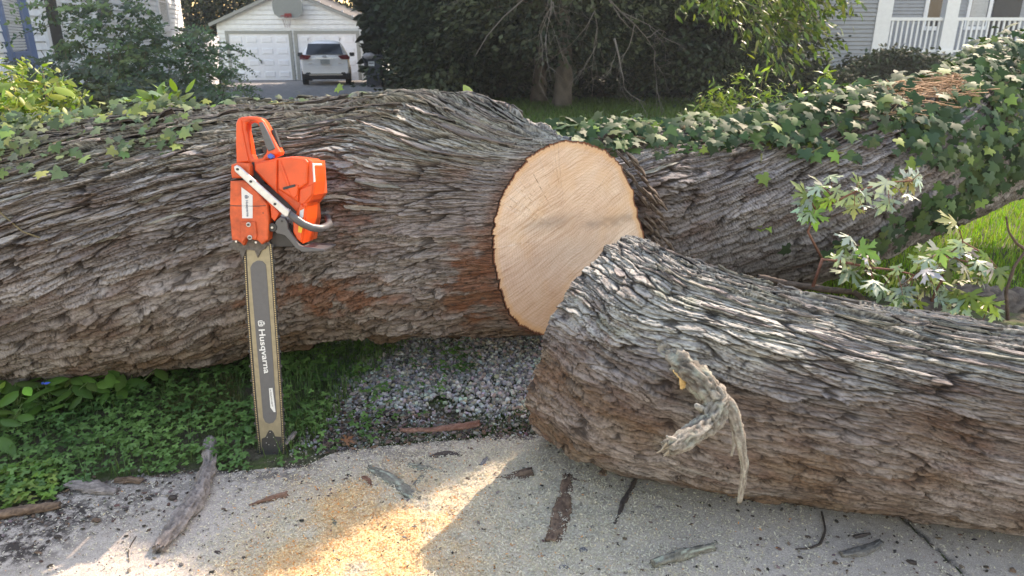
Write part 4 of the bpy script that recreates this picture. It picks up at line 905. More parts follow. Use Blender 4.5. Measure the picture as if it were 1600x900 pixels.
# top cover with facets
tc = plate('top_cover', [z4((193, 322), (262, 311), (330, 300), (400, 291), (485, 303), (510, 318), (522, 345), (526, 430), (518, 500), (503, 530), (482, 548), (478, 640), (455, 766), (430, 745), (407, 735), (405, 640), (430, 600), (370, 540), (325, 498), (245, 425), (196, 368))], -.135, -.004, ORANGE, bev=.007)
plate('cover_panel', [z4((332, 305), (398, 296), (478, 306), (492, 322), (488, 440), (470, 452), (440, 470), (436, 540), (330, 470))], -.12, .008, ORANGE, tc, bev=.006)
plate('cover_panel', [z4((200, 330), (262, 316), (325, 306), (322, 492), (262, 432), (200, 366))], -.12, .003, ORANGE, tc, bev=.005)
plate('cover_panel', [z4((342, 345), (348, 318), (398, 455), (442, 445), (436, 500), (420, 520), (400, 500))], -.02, .013, ORANGE, tc, bev=.003)
plate('vent_slot', [z4((360, 459), (424, 442), (427, 455), (363, 472))], .009, .0145, BLK, tc, bev=.0006)
plate('side_flank', [z4((440, 470), (488, 450), (515, 440), (510, 500), (472, 545), (445, 560), (440, 540))], -.12, .0, ORANGE, tc, bev=.004)
plate('front_leg', [z4((410, 645), (442, 560), (447, 545), (462, 560), (478, 560), (470, 640), (452, 756), (432, 742), (410, 700))], -.1, .006, ORANGE, tc, bev=.004)
plate('side_strip', [z4((511, 328), (519, 330), (525, 430), (518, 432))], -.10, .0, LAB, tc, bev=.001)
plate('warning_sticker', [z4((448, 585), (470, 575), (466, 620), (446, 628))], .006, .0072, LAB, tc, bev=.0002); plate('yellow_sticker', [z4((442, 660), (464, 672), (456, 705), (438, 700))], .006, .0072, YEL, tc, bev=.0002)
# rear body and handle loop
plate('tank_housing', [z4((86, 336), (120, 325), (178, 330), (186, 345), (188, 395), (172, 408), (90, 410), (84, 380))], -.10, .022, ORD, bev=.006)
plate('housing_gap', [z4((176, 325), (196, 322), (200, 370), (248, 430), (230, 470), (150, 418), (92, 416), (92, 405), (176, 402))], -.10, -.012, BLK, bev=.002)
hd = plate('rear_handle', [z4((86, 100), (94, 84), (112, 76), (150, 72), (195, 74), (222, 84), (240, 102), (262, 142), (300, 218), (327, 268), (322, 282), (296, 292), (262, 312), (230, 318), (180, 322), (178, 338), (100, 338), (86, 334), (84, 220)), z4((143, 112), (160, 103), (180, 104), (200, 112), (212, 134), (232, 196), (252, 250), (248, 272), (226, 300), (196, 308), (180, 304), (168, 280), (156, 210), (142, 150))], -.072, -.020, ORANGE, bev=.009)
plate('handle_spine', [z4((90, 108), (100, 94), (118, 92), (124, 150), (140, 230), (160, 322), (92, 328), (88, 220))], -.03, -.014, ORANGE, hd, bev=.004)
plate('grip_pad', [z4((210, 108), (232, 104), (252, 140), (280, 200), (300, 246), (290, 256), (264, 264), (250, 240), (236, 196), (218, 140))], -.045, -.016, GRY, hd, bev=.003)
plate('throttle_lockout', [z4((268, 146), (286, 144), (298, 180), (318, 240), (308, 244), (286, 196))], -.058, -.036, BLK, hd, bev=.002)
plate('throttle_trigger', [z4((216, 240), (242, 232), (252, 262), (246, 292), (232, 284), (222, 262))], -.055, -.036, BLK, hd, bev=.002)
p = Z4(280, 291); plate('choke_knob', [[(p[0] + .009 * math.cos(q) * (1.2 if k % 2 else .9), p[1] + .008 * math.sin(q) * (1.15 if k % 2 else .85)) for k, q in enumerate(np.linspace(0, 2 * math.pi, 13)[:-1])]], -.03, -.008, KNOB, bev=.002)
# front handle: flat metal rail and rubber grip
fh = plate('front_handle', [z4((117, 348), (132, 338), (146, 344), (412, 582), (404, 612), (388, 612), (250, 490), (122, 372))], .036, .046, ALU, bev=.003)
for X_, Y_ in ((138, 361), (208, 426), (336, 545)):
    p = Z4(X_, Y_); plate('handle_screw', [[(p[0] + .0042 * math.cos(q), p[1] + .0042 * math.sin(q)) for q in np.linspace(0, 2 * math.pi, 11)[:-1]]], .0455, .049, BLK, fh, bev=.0006)
mb = MB(); g_ = [(Z4(398, 592), .030), (Z4(430, 622), .026), (Z4(470, 655), .016), (Z4(510, 676), .004), (Z4(548, 684), -.012), (Z4(558, 682), -.05), (Z4(552, 676), -.12), (Z4(520, 640), -.17)]
mb.tube([W3(a, b_) for a, b_ in g_], [.0105, .0125, .0125, .0125, .0125, .012, .012, .011], 14); mb.build('handle_grip', GRY, fh, True)
# chain brake guard
hg = plate('hand_guard', [z4((318, 660), (328, 634), (350, 616), (372, 622), (388, 645), (390, 678), (412, 712), (450, 768), (470, 776), (586, 790), (586, 800), (470, 806), (432, 784), (400, 745), (372, 716), (330, 706), (316, 690))], .0, .020, GRY, bev=.003)
mb = MB(); a_, b_ = Z4(586, 795), Z4(452, 782)
mb.prism([W3(Z4(455, 779), .01), W3(Z4(586, 790), .01), W3(Z4(586, 799), .01), W3(Z4(462, 800), .01)], -Nv * .14); mb.build('guard_plate', GRY, hg)
p = Z4(309, 673); plate('pivot_boss', [[(p[0] + .014 * math.cos(q), p[1] + .014 * math.sin(q)) for q in np.linspace(0, 2 * math.pi, 21)[:-1]]], .0, .024, BLK, hg, bev=.002)
p = Z4(309, 673); plate('pivot_screw', [[(p[0] + .004 * math.cos(q), p[1] + .004 * math.sin(q)) for q in np.linspace(0, 2 * math.pi, 9)[:-1]]], .024, .027, STEEL, hg, bev=.0005)
p = Z4(358, 640); plate('guard_screw', [[(p[0] + .0035 * math.cos(q), p[1] + .0035 * math.sin(q)) for q in np.linspace(0, 2 * math.pi, 9)[:-1]]], .020, .0225, BLK, hg, bev=.0005)
# ------------------------------------------------------------------ leaf tools
def fan(outline, fold=.0, curl=.0, cx=(0, .5)):
    o_ = np.array(outline, float); c = np.array([cx]); V = np.vstack([c, o_]); z = -np.abs(V[:, 0]) * fold - curl * (V[:, 1] - .3) ** 2
    n = len(o_); return np.column_stack([V, z]), np.array([[0, i + 1, (i + 1) % n + 1] for i in range(n)])
def sym(half): return half + [(-x, y) for x, y in half[::-1] if abs(x) > 1e-6]
IVY = fan(sym([(0, .06), (.24, -.14), (.56, -.08), (.60, .16), (.40, .30), (.66, .60), (.30, .62), (.14, .82), (0, 1.12)]), .25, .25, (0, .35))
MAPLE = fan(sym([(0, .0), (.10, .06), (.34, -.02), (.62, .02), (.50, .12), (.60, .20), (.34, .20), (.22, .26), (.52, .48), (.82, .56), (.66, .62), (.72, .78), (.46, .66), (.42, .80), (.20, .48), (.14, .62), (.26, .84), (.14, .88), (.12, 1.04), (0, 1.28)]), .30, .35, (0, .30))
OVAL = fan(sym([(0, 0), (.16, .14), (.24, .38), (.19, .66), (.08, .88), (0, 1)]), .35, .3, (0, .45))
LEAFLET = (np.array([[0, 0, 0], [.27, .45, -.03], [0, 1, -.06], [-.27, .45, -.03]]), np.array([[0, 1, 2], [0, 2, 3]]))
LANCE = fan(sym([(0, 0), (.10, .2), (.13, .45), (.07, .8), (0, 1)]), .4, .5, (0, .4))
TRI = (np.array([[.5 * math.sin(q) * r_ * 1.0, .5 * math.cos(q) * r_, zz] for q, r_, zz in [(0, 0, 0)] + [(a_ * 2 * math.pi / 9, 1 if a_ % 3 else .35, -.06 if a_ % 3 else 0) for a_ in range(9)]]), np.array([[0, i + 1, (i + 1) % 9 + 1] for i in range(9)]))
def frames(nrm, roll, dirn=None):
    """rotation matrices whose z is nrm and y is dirn projected (or random roll)"""
    nrm = nrm / (np.linalg.norm(nrm, axis=1)[:, None] + 1e-9)
    if dirn is None:
        a = np.cross(nrm, [.3, .5, .81]); a /= np.linalg.norm(a, axis=1)[:, None] + 1e-9; b = np.cross(nrm, a)
        y = np.cos(roll)[:, None] * a + np.sin(roll)[:, None] * b
    else:
        y = dirn - nrm * np.sum(dirn * nrm, 1)[:, None]; y /= np.linalg.norm(y, axis=1)[:, None] + 1e-9
    x = np.cross(y, nrm); return np.stack([x, y, nrm], 2)
def inst(tpl, pos, R, sc):
    V, F_ = tpl; n = len(pos); sc = np.broadcast_to(np.asarray(sc, float), (n,)) if np.ndim(sc) < 2 else sc
    s3 = sc[:, None] * np.ones((1, 3)) if np.ndim(sc) == 1 else sc
    W = np.einsum('nij,nkj->nki', R, V[None] * s3[:, None]) + pos[:, None]
    Fo = F_[None] + (np.arange(n) * len(V))[:, None, None]
    return W.reshape(-1, 3), Fo.reshape(-1, F_.shape[1]), len(V)
def rcol(n, cols, wts=None, jit=.25):
    cols = np.array(cols, float); i = rng.choice(len(cols), n, p=None if wts is None else np.array(wts) / sum(wts))
    return np.clip(cols[i] * (1 + jit * (rng.random((n, 1)) * 2 - 1)) * (1 + .08 * rng.standard_normal((n, 3))), .002, .95)
def leaves(name, tpl, pos, R, sc, cols, mat, parent=None, wts=None, smooth=True, jit=.25):
    V, F_, k = inst(tpl, pos, R, sc); c = rcol(len(pos), cols, wts, jit); c = np.repeat(c, k, 0)
    return meshnp(name, V, [F_], mat, parent, smooth, c)
def tubes(name, lst, mat, parent=None, n=5, col=None):
    mb = MB(); [mb.tube(p, r, n) for p, r in lst]
    Vt = np.array(mb.V); me = mb.build(name, mat, parent, True)
    if col is not None:
        a = me.data.color_attributes.new('Col', 'FLOAT_COLOR', 'POINT'); c = np.ones((len(Vt), 4), np.float32); c[:, :3] = np.array(col) * (1 + .25 * noise(Vt[:, 0] * 9, Vt[:, 2] * 9))[:, None]; a.data.foreach_set('color', c.ravel())
    return me
def rdir(n): v = rng.standard_normal((n, 3)); return v / np.linalg.norm(v, axis=1)[:, None]

# ------------------------------------------------------------------ trees at the back
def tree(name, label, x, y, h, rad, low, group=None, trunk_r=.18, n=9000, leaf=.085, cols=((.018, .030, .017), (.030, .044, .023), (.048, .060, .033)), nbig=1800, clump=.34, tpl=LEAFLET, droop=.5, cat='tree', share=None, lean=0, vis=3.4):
    b0 = float(gz(y)); root = empty(name, (x, y, b0), label, cat, group)
    if share is not None:
        for ch in share.children:
            c_ = ch.copy(); COL.objects.link(c_); c_.parent = root
        return root
    lim = []
    mb = MB(); k = 9; pts = [(x + lean * i / k + .06 * math.sin(i * 1.7), y + .05 * math.cos(i * 2.1), b0 + h * .85 * i / k) for i in range(k + 1)]
    if trunk_r:
        V, q, t, c = organic(pts, [trunk_r * (1.35 if i == 0 else 1 - .09 * i) for i in range(k + 1)], seed=int(abs(x) * 10) + 3, seg=.12, n=16, rough=.1, c1=(.06, .05, .04), c2=(.12, .10, .085)); meshnp('trunk', V, [q, t], DEB, root, True, c)
        lb_ = []
        for i in range(14):
            z0 = b0 + low * .6 + (h * .8 - low * .6) * rng.random(); a_ = rng.random() * 6.28; L_ = rad * (.5 + .5 * rng.random())
            lb_.append(([(x + lean * z0 / h, y, z0), (x + L_ * .5 * math.cos(a_), y + L_ * .5 * math.sin(a_), z0 + .3), (x + L_ * math.cos(a_), y + L_ * math.sin(a_), z0 + .25 - droop * .5)], [.05, .03, .012]))
        tubes('limb_work', lb_, DEB, root, 5, (.14, .115, .09))
    # crown: clumps of small leaves on the side that can be seen, larger sprays above
    nc = max(20, int(n / 90)); u_ = rng.random(nc); zc = low + (vis - low) * u_ ** .9
    def rz_(z): f = np.clip((z - low) / (h - low), 0, 1); return rad * (np.sqrt(np.clip(1 - (f * 1.02 - .25) ** 2 / .62, .02, 1))) * (.72 + .5 * rng.random(len(z)))
    an = rng.random(nc) * 2 * math.pi; rc = rz_(zc) * (.35 + .65 * np.sqrt(rng.random(nc)))
    cc = np.stack([x + rc * np.cos(an), y + rc * np.sin(an), b0 + zc], 1)
    idx = rng.integers(0, nc, n); off = rng.standard_normal((n, 3)) * np.array([clump, clump, clump * .55]); off[:, 2] -= droop * np.hypot(off[:, 0], off[:, 1]) * .6
    pos = cc[idx] + off; pos[:, 2] = np.maximum(pos[:, 2], b0 + .05)
    dn_ = np.stack([pos[:, 0] - x, pos[:, 1] - y, np.full(n, -droop * 1.5)], 1) + rdir(n) * 1.0
    nr_ = rdir(n) + np.array([0, 0, .6])
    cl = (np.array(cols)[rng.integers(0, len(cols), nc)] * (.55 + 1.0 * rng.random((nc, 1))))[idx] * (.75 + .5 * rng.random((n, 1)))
    V, F_, kk = inst(tpl, pos, frames(nr_, None, dn_), leaf * (.6 + .8 * rng.random(n))); meshnp('foliage', V, [F_], LEAFD, root, False, np.repeat(cl, kk, 0))
    if nbig and h > vis:
        zc = vis - .3 + (h - vis + .3) * rng.random(nbig); rc = rz_(zc) * np.sqrt(rng.random(nbig)); an = rng.random(nbig) * 6.283
        pos = np.stack([x + rc * np.cos(an), y + rc * np.sin(an), b0 + zc], 1)
        leaves('upper_crown', OVAL, pos, frames(rdir(nbig) + [0, 0, .7], rng.random(nbig) * 6.28), .45 + .3 * rng.random(nbig), cols, LEAFD, root)
    return root
ux = lambda u, Y: XU(u, Y, 1.2)
grp = 'dark trees behind the fallen trunk'
DT = [('evergreen_tree', 'dark drooping tree beside the wheelie bin, right of the garage', 708, 23, 9, 1.8, .2, 0),
      ('evergreen_tree', 'dense dark evergreen in front of the wood, left of the two bare trunks', 735, 19, 12, 2.0, .2, 0),
      ('evergreen_tree', 'dark evergreen just left of the thin bare trunk on the lawn', 785, 20.5, 15, 2.5, .35, .0),
      ('shade_tree', 'shade tree with the thinner of two grey trunks standing side by side on the lawn', 842, 18.5, 10, 2.3, 1.15, .17),
      ('shade_tree', 'shade tree with the stouter grey trunk, flared at its foot, middle of the lawn', 880, 17, 11, 2.6, 1.35, .18),
      ('shade_tree', 'dark tree with forked brown trunk deep in the shade, right of the two grey trunks', 1005, 23, 12, 3.0, 1.1, .22),
      ('evergreen_tree', 'dark bushy tree right of the forked brown trunk', 1085, 18.5, 8, 2.1, .15, 0),
      ('evergreen_tree', 'dark bushy tree touching the left end of the grey clapboard house', 1165, 21, 8, 1.9, .15, 0),
      ('evergreen_tree', 'dark low tree between the grey trunks and the forked brown trunk', 945, 21.5, 11, 2.4, .2, 0)]
for i, (nm, lb_, u, Y, h, ra_, low, tr) in enumerate(DT):
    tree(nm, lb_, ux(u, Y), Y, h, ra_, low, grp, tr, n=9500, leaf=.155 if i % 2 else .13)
# a further row that closes the gaps: one wood seen as a mass
zs = []; n = 26000
wx = rng.random(n); Yw = 27 + 6 * rng.random(n); uu = 575 + 640 * wx; X_ = (uu - 800) / F * Yw * .97
X_ = np.maximum(X_, -6.6 + rng.random(n)); Z_ = gz(Yw) + rng.random(n) ** .8 * 7.5
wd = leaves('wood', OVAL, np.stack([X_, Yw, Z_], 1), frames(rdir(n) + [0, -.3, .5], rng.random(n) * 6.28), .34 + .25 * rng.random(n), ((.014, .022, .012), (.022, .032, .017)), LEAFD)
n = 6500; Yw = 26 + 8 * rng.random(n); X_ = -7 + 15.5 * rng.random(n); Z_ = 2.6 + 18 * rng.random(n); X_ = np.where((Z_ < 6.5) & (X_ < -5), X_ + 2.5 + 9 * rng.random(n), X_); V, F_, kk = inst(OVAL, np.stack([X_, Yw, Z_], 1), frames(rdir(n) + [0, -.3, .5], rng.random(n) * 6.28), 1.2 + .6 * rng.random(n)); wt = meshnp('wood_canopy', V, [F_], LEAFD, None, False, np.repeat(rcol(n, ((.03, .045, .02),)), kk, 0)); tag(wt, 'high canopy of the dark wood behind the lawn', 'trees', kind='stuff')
tag(wd, 'dark wood closing the view behind the lawn', 'trees', kind='stuff')
for i, (u, Y, h, ra_, lb_) in enumerate(((298, 46, 13, 4.5, 'tall dark tree rising between the left house and the garage'), (395, 50, 13, 4.0, 'airy dark tree behind the garage, bright sky showing through its leaves'), (560, 44, 13, 4.6, 'broad dark tree behind the right slope of the garage roof'))):
    tree('background_tree', lb_, XU(u, Y, 2), Y, h, ra_, .6 if i != 1 else 2.2, 'trees behind the garage', .3, n=6500, leaf=.28, clump=.8, vis=6.0)
# bare dead branches hanging under the shade tree
dead = empty('dead_bough', (ux(870, 14.5), 14.5, 0), 'leafless pale grey twigs hanging in front of the two grey trunks', 'branches')
lst = []
def twig(p, d, L, r, dep):
    pts = [p]; q = np.array(p, float); d = np.array(d, float)
    for i in range(5): d = d + rng.standard_normal(3) * .16 + np.array([0, 0, -.05]); d /= np.linalg.norm(d); q = q + d * L / 5; pts.append(q.copy())
    lst.append((pts, [r * (1 - .75 * i / 5) for i in range(6)]))
    if dep:
        for i in range(1, 6):
            if rng.random() < .6: twig(pts[i], d + rdir(1)[0] * .9, L * .55, r * .5, dep - 1)
for u0, v0, u1, v1 in ((900, -60, 960, 60), (900, -60, 800, 60), (880, -40, 700, 30), (930, -30, 1010, 95), (860, -50, 870, 55), (960, 60, 990, 130)):
    a_, b_ = P(u0, v0, 14.5), P(u1, v1, 14.0 + rng.random()); twig(a_, b_ - a_, np.linalg.norm(b_ - a_), .022, 3)
tubes('twigs', lst, DEB, dead, 4, (.15, .135, .12))

# leafy boughs of a tree at the right reaching over, crown above the frame
ot = empty('overhanging_tree', (7.6, 10.5, float(gz(10.5))), 'light green leafy tree drooping in front of the grey clapboard house', 'tree')
V, q, t, c = organic([(7.6, 10.5, -.1), (7.4, 10.3, 1.8), (7.0, 9.8, 3.4), (6.3, 9.0, 4.8)], [.2, .16, .13, .08], seed=12, seg=.08, n=18, c1=(.16, .13, .1), c2=(.25, .21, .17)); 
tr_ = meshnp('trunk', V, [q, t], DEB, ot, True, c)
lst = []; LP = []; LD = []
def spray(p0, p1, nleaf, sag=.2, spread=.1):
    p0 = np.array(p0, float); p1 = np.array(p1, float); m_ = (p0 + p1) / 2 + [0, 0, sag]; tt_ = np.linspace(0, 1, 8)[:, None]
    pts = (1 - tt_) ** 2 * p0 + 2 * tt_ * (1 - tt_) * m_ + tt_ ** 2 * p1; lst.append((list(pts), list(np.linspace(.009, .002, 8))))
    s_ = rng.random(nleaf); pos = np.stack([np.interp(s_, tt_[:, 0], pts[:, i]) for i in range(3)], 1) + rng.standard_normal((nleaf, 3)) * spread; LP.append(pos); LD.append(np.tile((p1 - p0) / np.linalg.norm(p1 - p0), (nleaf, 1)) + [0, 0, -.6] + rdir(nleaf) * .7)
for u0, v0, u1, v1, Y in ((1090, -40, 1130, 25, 8), (1130, -40, 1180, 55, 8.2), (1160, -30, 1250, 70, 8), (1190, -50, 1290, 50, 7.8), (1240, -60, 1330, 30, 8), (1220, -20, 1200, 60, 8.3), (1180, 20, 1290, 75, 7.9), (1200, 0, 1310, 15, 8), (1100, -30, 1160, 60, 8.4), (1290, -40, 1322, 8, 8), (1150, -60, 1100, 20, 8.4), (1190, 40, 1230, 120, 7.7), (1270, -60, 1250, 40, 8.2), (1040, -50, 1080, 15, 8.6), (1120, 0, 1200, 30, 8), (1210, -10, 1300, 60, 8)):
    spray(P(u0, v0, Y), P(u1, v1, Y - .3), 78, .15, .09)
LP = np.vstack(LP); LD = np.vstack(LD); n = len(LP)
leaves('foliage', LANCE, LP, frames(rdir(n) + [0, 0, .6], None, LD), np.stack([np.full(n, .16), .10 + .05 * rng.random(n), np.full(n, .12)], 1) * .85, ((.06, .10, .025), (.11, .16, .04), (.16, .20, .055)), LEAF, ot)
tubes('twigs', lst, DEB, ot, 4, (.2, .17, .12))
# unseen bough added out of frame, its outline shaped to shade the pavement
sd_ = np.array(SUN) / SUN.y
poly = [(838, 690), (750, 718), (592, 796), (500, 838), (425, 892), (378, 868), (325, 845), (268, 828), (236, 800), (300, 778), (480, 735), (620, 690), (825, 664)]
pg = np.array([G(u, v)[:2] for u, v in poly])
def inpoly(x, y, pg):
    r = np.zeros(x.shape, bool); j = len(pg) - 1
    for i in range(len(pg)):
        c = ((pg[i, 1] > y) != (pg[j, 1] > y)) & (x < (pg[j, 0] - pg[i, 0]) * (y - pg[i, 1]) / (pg[j, 1] - pg[i, 1] + 1e-12) + pg[i, 0]); r ^= c; j = i
    return r
n = 12000; xx = pg[:, 0].min() + np.ptp(pg[:, 0]) * rng.random(n); yy = pg[:, 1].min() + np.ptp(pg[:, 1]) * rng.random(n); ok = inpoly(xx, yy, pg); xx, yy = xx[ok], yy[ok]; n = len(xx)
tY = 4.0 + .35 * rng.random(n)
pos = np.stack([xx + sd_[0] * tY, yy + sd_[1] * tY, sd_[2] * tY], 1)
leaves('shade_bough', OVAL, pos, frames(rdir(n) * .6 + np.array(SUN), rng.random(n) * 6.28), .07 + .04 * rng.random(n), ((.09, .15, .03), (.16, .22, .05)), LEAFD, ot)
bc = pos.mean(0); tubes('bough', [([(6.3, 9.0, 4.8), ((6.3 + bc[0]) / 2, (9 + bc[1]) / 2, 5.0), tuple(bc)], [.06, .04, .015])], DEB, ot, 8, (.2, .17, .12))  # branch added to carry those unseen shading leaves

# ------------------------------------------------------------------ shrubs
def frond_shrub(label, u, Y, ztop, spreadx, nf, name='shrub', group=None, cols=((.05, .09, .045), (.07, .12, .055), (.10, .16, .07)), L=.50, lf=.085, mat=LEAF, low=.0):
    x = XU(u, Y, .8); b0 = float(gz(Y)); root = empty(name, (x, Y, b0), label, 'shrub', group); stems = []; Pp_, Dd, Nn = [], [], []
    for k in range(nf):
        zb = b0 + low + (ztop - low - b0) * rng.random() ** .8; a = rng.random() * 6.28; rr_ = spreadx * (.15 + .85 * rng.random()) * (1 - .45 * (zb - b0) / (ztop - b0 + .01)); p = np.array([x + rr_ * math.cos(a), Y + rr_ * .6 * math.sin(a), zb])
        out = np.array([math.cos(a), math.sin(a) * .6, .25 * rng.random()]) + rdir(1)[0] * .5; out /= np.linalg.norm(out)
        LL = L * (.6 + .6 * rng.random()); m_ = 9; tt_ = np.linspace(.12, 1, m_)
        pts = p + out * LL * tt_[:, None] + np.array([0, 0, -.35 * LL]) * (tt_[:, None] ** 2)
        side = np.cross(out, [0, 0, 1]); side /= np.linalg.norm(side) + 1e-9
        for s_ in (-1, 1):
            Pp_.append(pts); Dd.append(np.tile(side * s_ + out * .35, (m_, 1)) + rdir(m_) * .12); Nn.append(np.tile([0, -.75, .7], (m_, 1)) + rdir(m_) * .55)
        stems.append(([p, pts[m_ // 2], pts[-1]], [.005, .004, .002]))
    Pp_, Dd, Nn = map(np.vstack, (Pp_, Dd, Nn)); n = len(Pp_)
    cl = np.repeat(rcol(nf, cols, None, .3), 18, 0)
    V, F_, kk = inst(LEAFLET, Pp_, frames(Nn, None, Dd), lf * (.7 + .6 * rng.random(n))); meshnp('foliage', V, [F_], mat, root, False, np.repeat(cl, kk, 0))
    for k in range(9): a = rng.random() * 6.28; stems.append(([(x, Y, b0), (x + .3 * spreadx * math.cos(a), Y + .3 * math.sin(a), (b0 + ztop) * .4), (x + spreadx * .6 * math.cos(a), Y + .4 * math.sin(a), ztop * .62)], [.014, .009, .004]))
    tubes('stems', stems, DEB, root, 4, (.10, .085, .06)); return root
gs = 'shrubs along the left house'
frond_shrub('feathery dark shrub hiding the tall dark window of the left house', 120, 11.2, 1.9, .65, 60, group=gs)
frond_shrub('large feathery shrub against the side wall of the left house', 185, 11.5, 1.85, .85, 140, group=gs, cols=((.03, .06, .03), (.045, .08, .035), (.09, .14, .05)))
frond_shrub('feathery shrub at the far corner of the left house, beside the white board fence', 262, 12.5, 1.55, 1.05, 190, group=gs)
frond_shrub('thin leafy shrub with fronds reaching across the left garage door', 330, 14.5, 1.3, .95, 110, group=gs, lf=.06)
frond_shrub('low dark shrub at the foot of the left house', 235, 9.5, .72, .95, 240, group=gs, cols=((.02, .035, .018), (.03, .05, .025)))
frond_shrub('low brownish green shrub below the large feathery shrub', 175, 9.0, .70, .8, 200, group=gs, cols=((.07, .085, .02), (.04, .06, .02)))
frond_shrub('low dark green shrub at the foot of the blue window', 90, 9.2, .95, .7, 180, group=gs, cols=((.03, .05, .025), (.04, .07, .03)))
def broad_shrub(label, u, Y, z0, z1, sx_, n, sc, cols, name='shrub', tpl=OVAL, group=None, sy_=.3, mat=LEAF, cat='shrub'):
    x = XU(u, Y, (z0 + z1) / 2); root = empty(name, (x, Y, float(gz(Y))), label, cat, group)
    nc = max(8, n // 22); cc = np.stack([x + sx_ * (rng.random(nc) * 2 - 1), Y + sy_ * (rng.random(nc) * 2 - 1), z0 + (z1 - z0) * rng.random(nc)], 1)
    f = np.abs(cc[:, 0] - x) / sx_; cc[:, 2] = z0 + (cc[:, 2] - z0) * (1 - .6 * f ** 2)
    idx = rng.integers(0, nc, n); pos = cc[idx] + rng.standard_normal((n, 3)) * [sx_ * .10, sy_ * .2, (z1 - z0) * .08]
    leaves('foliage', tpl, pos, frames(rdir(n) * .9 + [0, -.2, .9], rng.random(n) * 6.28), sc * (.6 + .8 * rng.random(n)), cols, mat, root)
    b0 = float(gz(Y)); st_ = []
    for k in range(min(nc, 26)): p = cc[k]; st_.append(([(x + (p[0] - x) * .4, Y, b0), ((x + p[0]) / 2 + .03, (Y + p[1]) / 2, (b0 + p[2]) * .55), p], [.007, .005, .002]))
    tubes('stems', st_, DEB, root, 4, (.14, .12, .06)); return root
YG = ((.16, .22, .035), (.24, .29, .06), (.10, .16, .03))
broad_shrub('sunlit yellow-green leafy shrub with small leaves standing behind the ivy', 1165, 6.8, .15, 1.05, .50, 1900, .075, YG, tpl=LANCE)
broad_shrub('small sunlit leafy shrub, lower and left of the yellow-green one', 1095, 7.2, .1, .62, .45, 900, .07, ((.07, .11, .03), (.14, .19, .05)), tpl=LANCE)
broad_shrub('thin sprig of light green leaves standing up in front of the grey clapboard wall', 1290, 6.2, .7, 1.25, .10, 170, .085, YG, tpl=LANCE, name='sapling', cat='sapling')
broad_shrub('sunlit leafy weeds growing tall behind the fallen trunk at the left edge', 28, 3.75, .75, 1.20, .30, 1700, .048, ((.20, .27, .05), (.12, .19, .04), (.28, .31, .08)), name='weed_clump', cat='weeds')
broad_shrub('sunlit leafy weeds behind the trunk, just right of the ones at the left edge', 80, 3.7, .75, 1.04, .18, 560, .045, ((.16, .23, .04), (.10, .17, .03), (.3, .31, .1)), name='weed_clump', cat='weeds')
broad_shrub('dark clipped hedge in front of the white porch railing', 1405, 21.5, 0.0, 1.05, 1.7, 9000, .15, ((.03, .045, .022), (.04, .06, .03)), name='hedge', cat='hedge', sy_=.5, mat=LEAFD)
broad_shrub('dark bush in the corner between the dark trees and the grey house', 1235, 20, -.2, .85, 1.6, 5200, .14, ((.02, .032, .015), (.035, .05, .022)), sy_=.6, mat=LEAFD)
# big curled leaf stalk at left
lone = empty('tall_weed', (XU(62, 3.6, .9), 3.6, 0), 'single tall stalk with big drooping leaves rising above the weeds at the left', 'weed')
a_, b_, c_ = P(66, 170, 3.6), P(84, 135, 3.6), P(60, 200, 3.6)
tubes('stalk', [([(c_[0], 3.6, 0), c_, a_, b_], [.006, .005, .004, .002])], DEB, lone, 5, (.2, .22, .06))
ps = np.array([b_, b_ + [0, 0, 0], P(75, 150, 3.6), P(20, 130, 3.6)]); leaves('foliage', OVAL, ps, frames(np.array([[.2, -.5, 1], [-.4, -.5, .8], [.3, -.6, .6], [0, -.6, .7]]), None, np.array([[1, -.1, -.5], [-1, 0, .1], [1, 0, .3], [-.8, 0, -.5]])), np.array([.12, .1, .08, .13]), ((.22, .30, .05),), LEAF, lone)
# white hydrangea-like low plants under left house window not visible; sprouts on the trunk top
for i, (u, v, Y, k, lb_) in enumerate(((248, 158, 3.2, 34, 'small sunlit leafy sprout standing on the ivy at the left end of the trunk'), (655, 150, 3.1, 7, 'tiny green sprout on top of the trunk, right of its crest'), (730, 166, 3.1, 7, 'tiny green sprout in the dip behind the bark hump'), (285, 158, 3.2, 18, 'small leafy sprout left of the gravel drive, on top of the trunk'))):
    p = P(u, v, Y); r_ = empty('sprout', p - [0, 0, .05], lb_, 'sprout', 'sprouts on the trunk'); n = k
    leaves('foliage', OVAL, p + rng.standard_normal((n, 3)) * [.035, .03, .022], frames(rdir(n) + [0, 0, 1], rng.random(n) * 6.28), .05 + .03 * rng.random(n), ((.12, .19, .04), (.2, .27, .08)), LEAF, r_)
    tubes('stem', [([p - [0, 0, .09], p], [.004, .002])], DEB, r_, 4, (.15, .15, .05))

